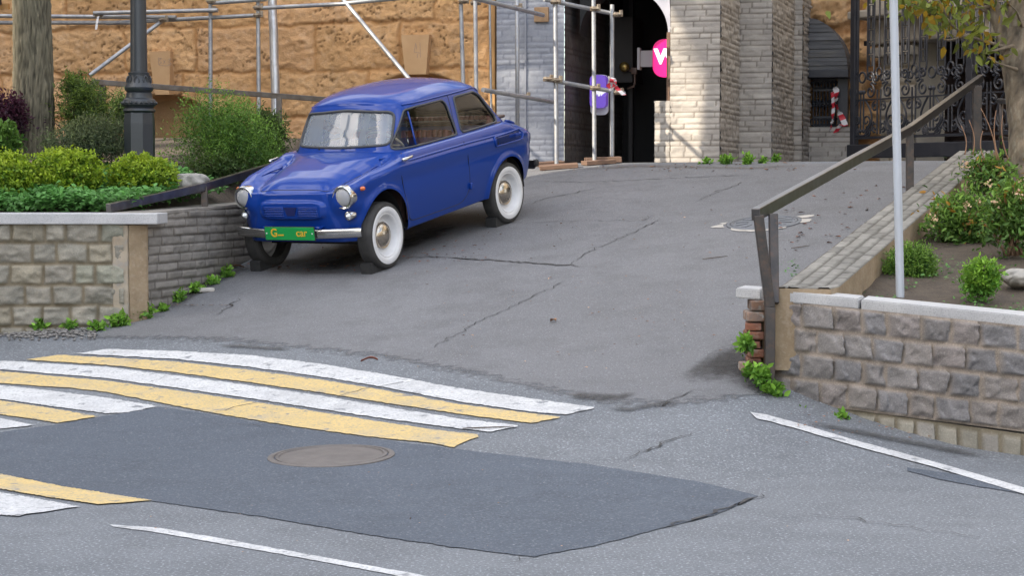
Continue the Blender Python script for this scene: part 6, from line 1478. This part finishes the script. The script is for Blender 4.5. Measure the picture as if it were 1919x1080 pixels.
# weeds at the wall feet, each clump a plant of its own
def weed(px, py, w, h, n, label, seed, leaf=.05, D=None, group='weeds at the foot of the walls', mat=None):
    g = G(px, py) if D is None else P(px, py, D); s = g[1] / F
    return bush('weed', g + [0, 0, h * s * .45], (w * s, w * s * .7, h * s * .55), n, 5, leaf, mat or m_weed, label, 'weed', seed, up=.3, shoot=.06, core=.5, width=.6, stems=2, group=group, rag=.4, base=(.6, .7, .7), tips=(1.15, 1.1, 1))
for k, (px, py, w, h, n, lab) in enumerate(((12, 620, 13, 22, 22, 'small green weed at the left edge below the block wall'), (75, 622, 14, 26, 26, 'broad weed below the block wall, right of the leftmost one'), (130, 618, 9, 14, 12, 'tiny weed halfway along the foot of the block wall'), (182, 620, 18, 14, 26, 'low weed between the block wall and the plaster pier'),
    (222, 612, 20, 20, 40, 'weed just left of the big grassy clump at the plaster pier'), (255, 600, 30, 26, 90, 'biggest grassy green clump at the foot of the plaster pier'), (304, 584, 12, 12, 16, 'small weed at the start of the tiled wall'), (335, 566, 15, 20, 26, 'weed at the middle of the tiled wall foot'), (366, 550, 17, 16, 26, 'weed beside the gravelly patch of the tiled wall'), (398, 534, 12, 12, 14, 'tiny weed below the tiled wall towards the car'), (426, 520, 13, 20, 20, 'weed by the dry leaf near the front wheel'))):
    weed(px, py, w, h, n, lab, 100 + k)
for k, (px, py, D, w, h, n, lab) in enumerate(((1398, 660, 12.05, 9, 34, 26, 'leafy weed climbing beside the broken brick stub'), (1404, 700, 12.0, 10, 14, 14, 'small weed at the foot of the broken brick stub'), (1425, 712, 11.95, 18, 22, 34, 'sprawling weed below the rail foot'), (1452, 745, 11.9, 18, 26, 36, 'broad leaved weed at the corner of the right wall'), (1512, 782, 11.75, 13, 10, 16, 'weed with yellowing leaves along the right wall foot'), (1580, 793, 11.6, 12, 14, 18, 'small weed in front of the footing stones'))):
    weed(px, py, w, h, n, lab, 130 + k, D=D)
for k, (px, py, w, h, n, lab) in enumerate(((1325, 307, 18, 9, 20, 'low grassy weed at the pale pier, leftmost of that row'), (1360, 308, 14, 16, 40, 'bright leafy weed at the corner of the pale pier'), (1402, 308, 13, 18, 40, 'bright leafy weed between the two pale piers'), (1430, 306, 9, 12, 12, 'small faded weed right of the bright leafy ones'), (1453, 304, 8, 14, 12, 'thin weed at the second pale pier'), (1028, 302, 14, 9, 16, 'dry weed at the foot of the grey brick wall'), (1248, 304, 7, 10, 8, 'tiny weed at the left end of the pale pier'))):
    weed(px, py, w, h, n, lab, 150 + k, leaf=.045, group='weeds at the foot of the building')
# litter: dead leaves, twigs and grit that nobody could count
R = np.random.RandomState(33); L = Leaves()
def scat(n, fx, size, col, off=.014):
    p = np.array([fx() for _ in range(n)]); g = G(p[:, 0], p[:, 1]); g[:, 2] = Hg(g[:, 0], g[:, 1]) + off
    L.add(g, unit(R.randn(n, 3) * [1, 1, .08]), unit(R.randn(n, 3) * .15 + [0, 0, 1]), size * (.5 + R.rand(n)), np.clip(1 + .35 * R.randn(n, 1), .3, 1.8) * np.array([col]))
scat(130, lambda: (500 + 420 * R.rand(), 495 - 60 * R.rand()), .03, (.9, .45, .25)); scat(60, lambda: (460 + 240 * R.rand(), 512 - 14 * R.rand()), .035, (.9, .5, .3)); scat(150, lambda: (780 + 700 * R.rand(), 330 + 340 * R.rand()), .022, (1.0, .75, .5))
scat(50, lambda: (700 + 800 * R.rand(), 400 + 320 * R.rand()), .02, (2.6, 2.6, 2.5)); scat(60, lambda: (1450 + 250 * R.rand(), 350 + 130 * R.rand()), .05, (.8, .4, .25)); scat(90, lambda: (1480 + 420 * R.rand(), 800 + 14 * R.randn() + 0), .022, (1.2, .9, .6)); scat(70, lambda: (285 + 150 * R.rand(), 575 + 0 * R.rand()), .02, (1, 1, 1))
scat(60, lambda: (200 + 1500 * R.rand(), 650 + 400 * R.rand()), .012, (2.2, 2.2, 2.2)); scat(70, lambda: (1000 + 600 * R.rand(), 308 + 16 * R.rand()), .045, (1.1, .8, .45))
tag(L.build('fallen_leaves', M('dead leaf', (.26, .16, .09), (.20, .11, .06), 30, .9, attr=True), None, .55, .4), 'small dead leaves, twigs and crumbs scattered over the asphalt', 'litter', kind='stuff')
def flat_leaf(px, py, L_, w, rz, mat, label, cat='leaf', nm='fallen_leaf', lift=.014, D=None):
    g = G(px, py) if D is None else P(px, py, D); s = np.linspace(0, 1, 9); V = []
    for q in s:
        ww = w * sin(q * pi) ** .7 / 2; z = lift + min(.025, L_ * .12) * sin(q * 4)
        V += [(-ww, q * L_, z + .012), (0, q * L_, z), (ww, q * L_, z + .014)]
    V = np.array(V); Rm = np.array(Matrix.Rotation(rz, 3, 'Z')); V = V @ Rm.T
    o = mk(nm, V, [(3 * i + k, 3 * i + k + 1, 3 * i + 4 + k, 3 * i + 3 + k) for i in range(8) for k in (0, 1)], mat, None, True); o.location = (g[0], g[1], g[2]); return tag(o, label, cat)
m_dry = M('curled dry leaf', (.40, .20, .10), (.28, .14, .07), 20, .8)
flat_leaf(432, 505, .14, .08, radians(-70), m_dry, 'curled brown dry leaf on the ramp by the hidden front wheel')
flat_leaf(1042, 606, .06, .045, radians(40), m_dry, 'small orange dry leaf alone on the middle of the ramp')
flat_leaf(708, 680, .12, .02, radians(80), M('reddish leaf stalk', (.25, .09, .06), rough=.8), 'reddish dry stalk just above the crosswalk')
for px, py, L_, rz, lab in ((915, 806, .30, -1.75, 'brown twig lying across the end of a white crosswalk stripe'), (1340, 486, .22, -1.2, 'thin brown twig on the ramp near the rail foot'), (1500, 466, .2, -.9, 'brown twig on the ramp beside the kerb bricks')):
    g = G(px, py) + [0, 0, .016]; b = MB().tube([g + np.array([sin(-rz) * L_ * q, cos(rz) * L_ * q * .35, 0]) for q in (-.5, -.2, .2, .5)], [.004, .006, .005, .003], 6); g2 = b.V[0]; g2[:, 2] = Hg(g2[:, 0], g2[:, 1]) + .014 + (g2[:, 2] - g[2]) * .6; tag(b.build('twig', m_twig, smooth=True), lab, 'twig')
o = MB().box(P(1440, 776, 11.6) + [0, 0, .0], (.10, .06, .03), rz=.4, bev=.008).build('concrete_chunk', m_conc); tag(o, 'pale flat chunk of concrete at the tip of the white edge line', 'rubble')
o = MB().box(G(385, 548) + [0, 0, .02], (.14, .08, .035), rz=.5, bev=.01).build('stone_chip', m_conc); tag(o, 'flat pale stone chip at the foot of the tiled wall', 'rubble')
# gravel strip below the left wall
R = np.random.RandomState(8); b = MB(); n = 420
gx_ = 200 * R.rand(n) - 20; gy_ = 627 + 5 * R.randn(n); g = G(gx_, np.clip(gy_, 616, 640)); Vv = []; Ff = []
oc = np.array([(1, 0, 0), (-1, 0, 0), (0, 1, 0), (0, -1, 0), (0, 0, 1), (0, 0, -1)], float); of = [(0, 2, 4), (2, 1, 4), (1, 3, 4), (3, 0, 4), (2, 0, 5), (1, 2, 5), (3, 1, 5), (0, 3, 5)]
for i in range(n): b.add(oc * (.010 + .012 * R.rand(3)) * [1, 1, .5] @ np.array(Matrix.Rotation(R.rand() * 6, 3, 'Z')).T + g[i] + [0, 0, .012], of, col=np.ones(3) * (.6 + .7 * R.rand()))
tag(b.build('gravel', M('loose gravel', (.20, .19, .18), rough=.9, attr=True), col=True), 'loose pale gravel at the foot of the left wall', 'gravel', kind='stuff')

# ------------------------------------------------------------------ unseen blocks and tree added on the left to shade the street; right-hand neighbour
m_fac = M('grey beige facade', (.34, .30, .25), (.30, .27, .23), 1.0, .85)
m_pane = M('dark window pane', (.02, .025, .03), rough=.1)
def block(x0, x1, y0, y1, h, label, faces):
    root = tag(empty('unseen_building', ((x0 + x1) / 2, (y0 + y1) / 2, -.5)), label, 'building')
    MB().box((0, 0, h / 2), (x1 - x0, y1 - y0, h)).box((0, 0, h + .15), (x1 - x0 + .5, y1 - y0 + .5, .3)).build('wall', m_fac, root)
    b = MB()
    for f in faces:
        if f in 'ew':
            n = int((y1 - y0) / 3)
            for k in range(n):
                for z in np.arange(2.2, h - 1.5, 3.2): b.box(((x1 - x0) / 2 * (1 if f == 'e' else -1), -(y1 - y0) / 2 + (k + .5) * (y1 - y0) / n, z), (.06, 1.3, 1.7))
        else:
            n = int((x1 - x0) / 3)
            for k in range(n):
                for z in np.arange(2.2, h - 1.5, 3.2): b.box((-(x1 - x0) / 2 + (k + .5) * (x1 - x0) / n, (y1 - y0) / 2 * (1 if f == 'n' else -1), z), (1.3, .06, 1.7))
    b.build('windows', m_pane, root)
block(-22.5, -20, -26, 9.0, 19.5, 'unseen beige slab added down the street to the left to shade the ramp, beyond the picture', 'e')  # added sun blocker; its end bounds the slot that lets sun through
block(-33, -20, 13.0, 40, 19.5, 'unseen beige block added uphill to the left to shade the ochre wall, beyond the picture', 'e')  # added sun blocker on the other side of the slot
block(15, 27, -22, 14, 9, 'beige apartment block across the side street to the right, beyond the picture', 'w')
st = tag(empty('added_dapple_tree', (-21.5, 10.6, 0)), 'tall leafy tree added between the two shading blocks to dapple the sun, beyond the picture', 'tree')
MB().tube([(0, 0, -.5), (.1, 0, 8), (.2, .4, 16), (.3, 1.2, 20)], [.25, .22, .15, .05], 10).build('trunk', m_bark, st, True)
bush('crown', (.9, 1.6, 16.5), (1.3, 2.6, 4.6), 75, 8, .30, m_green, '', parent=st, seed=71, up=.1, shoot=.9, core=.7, width=.6, rag=.4, stems=0, nm='crown')  # sparse crown added in the slot to break up the sun
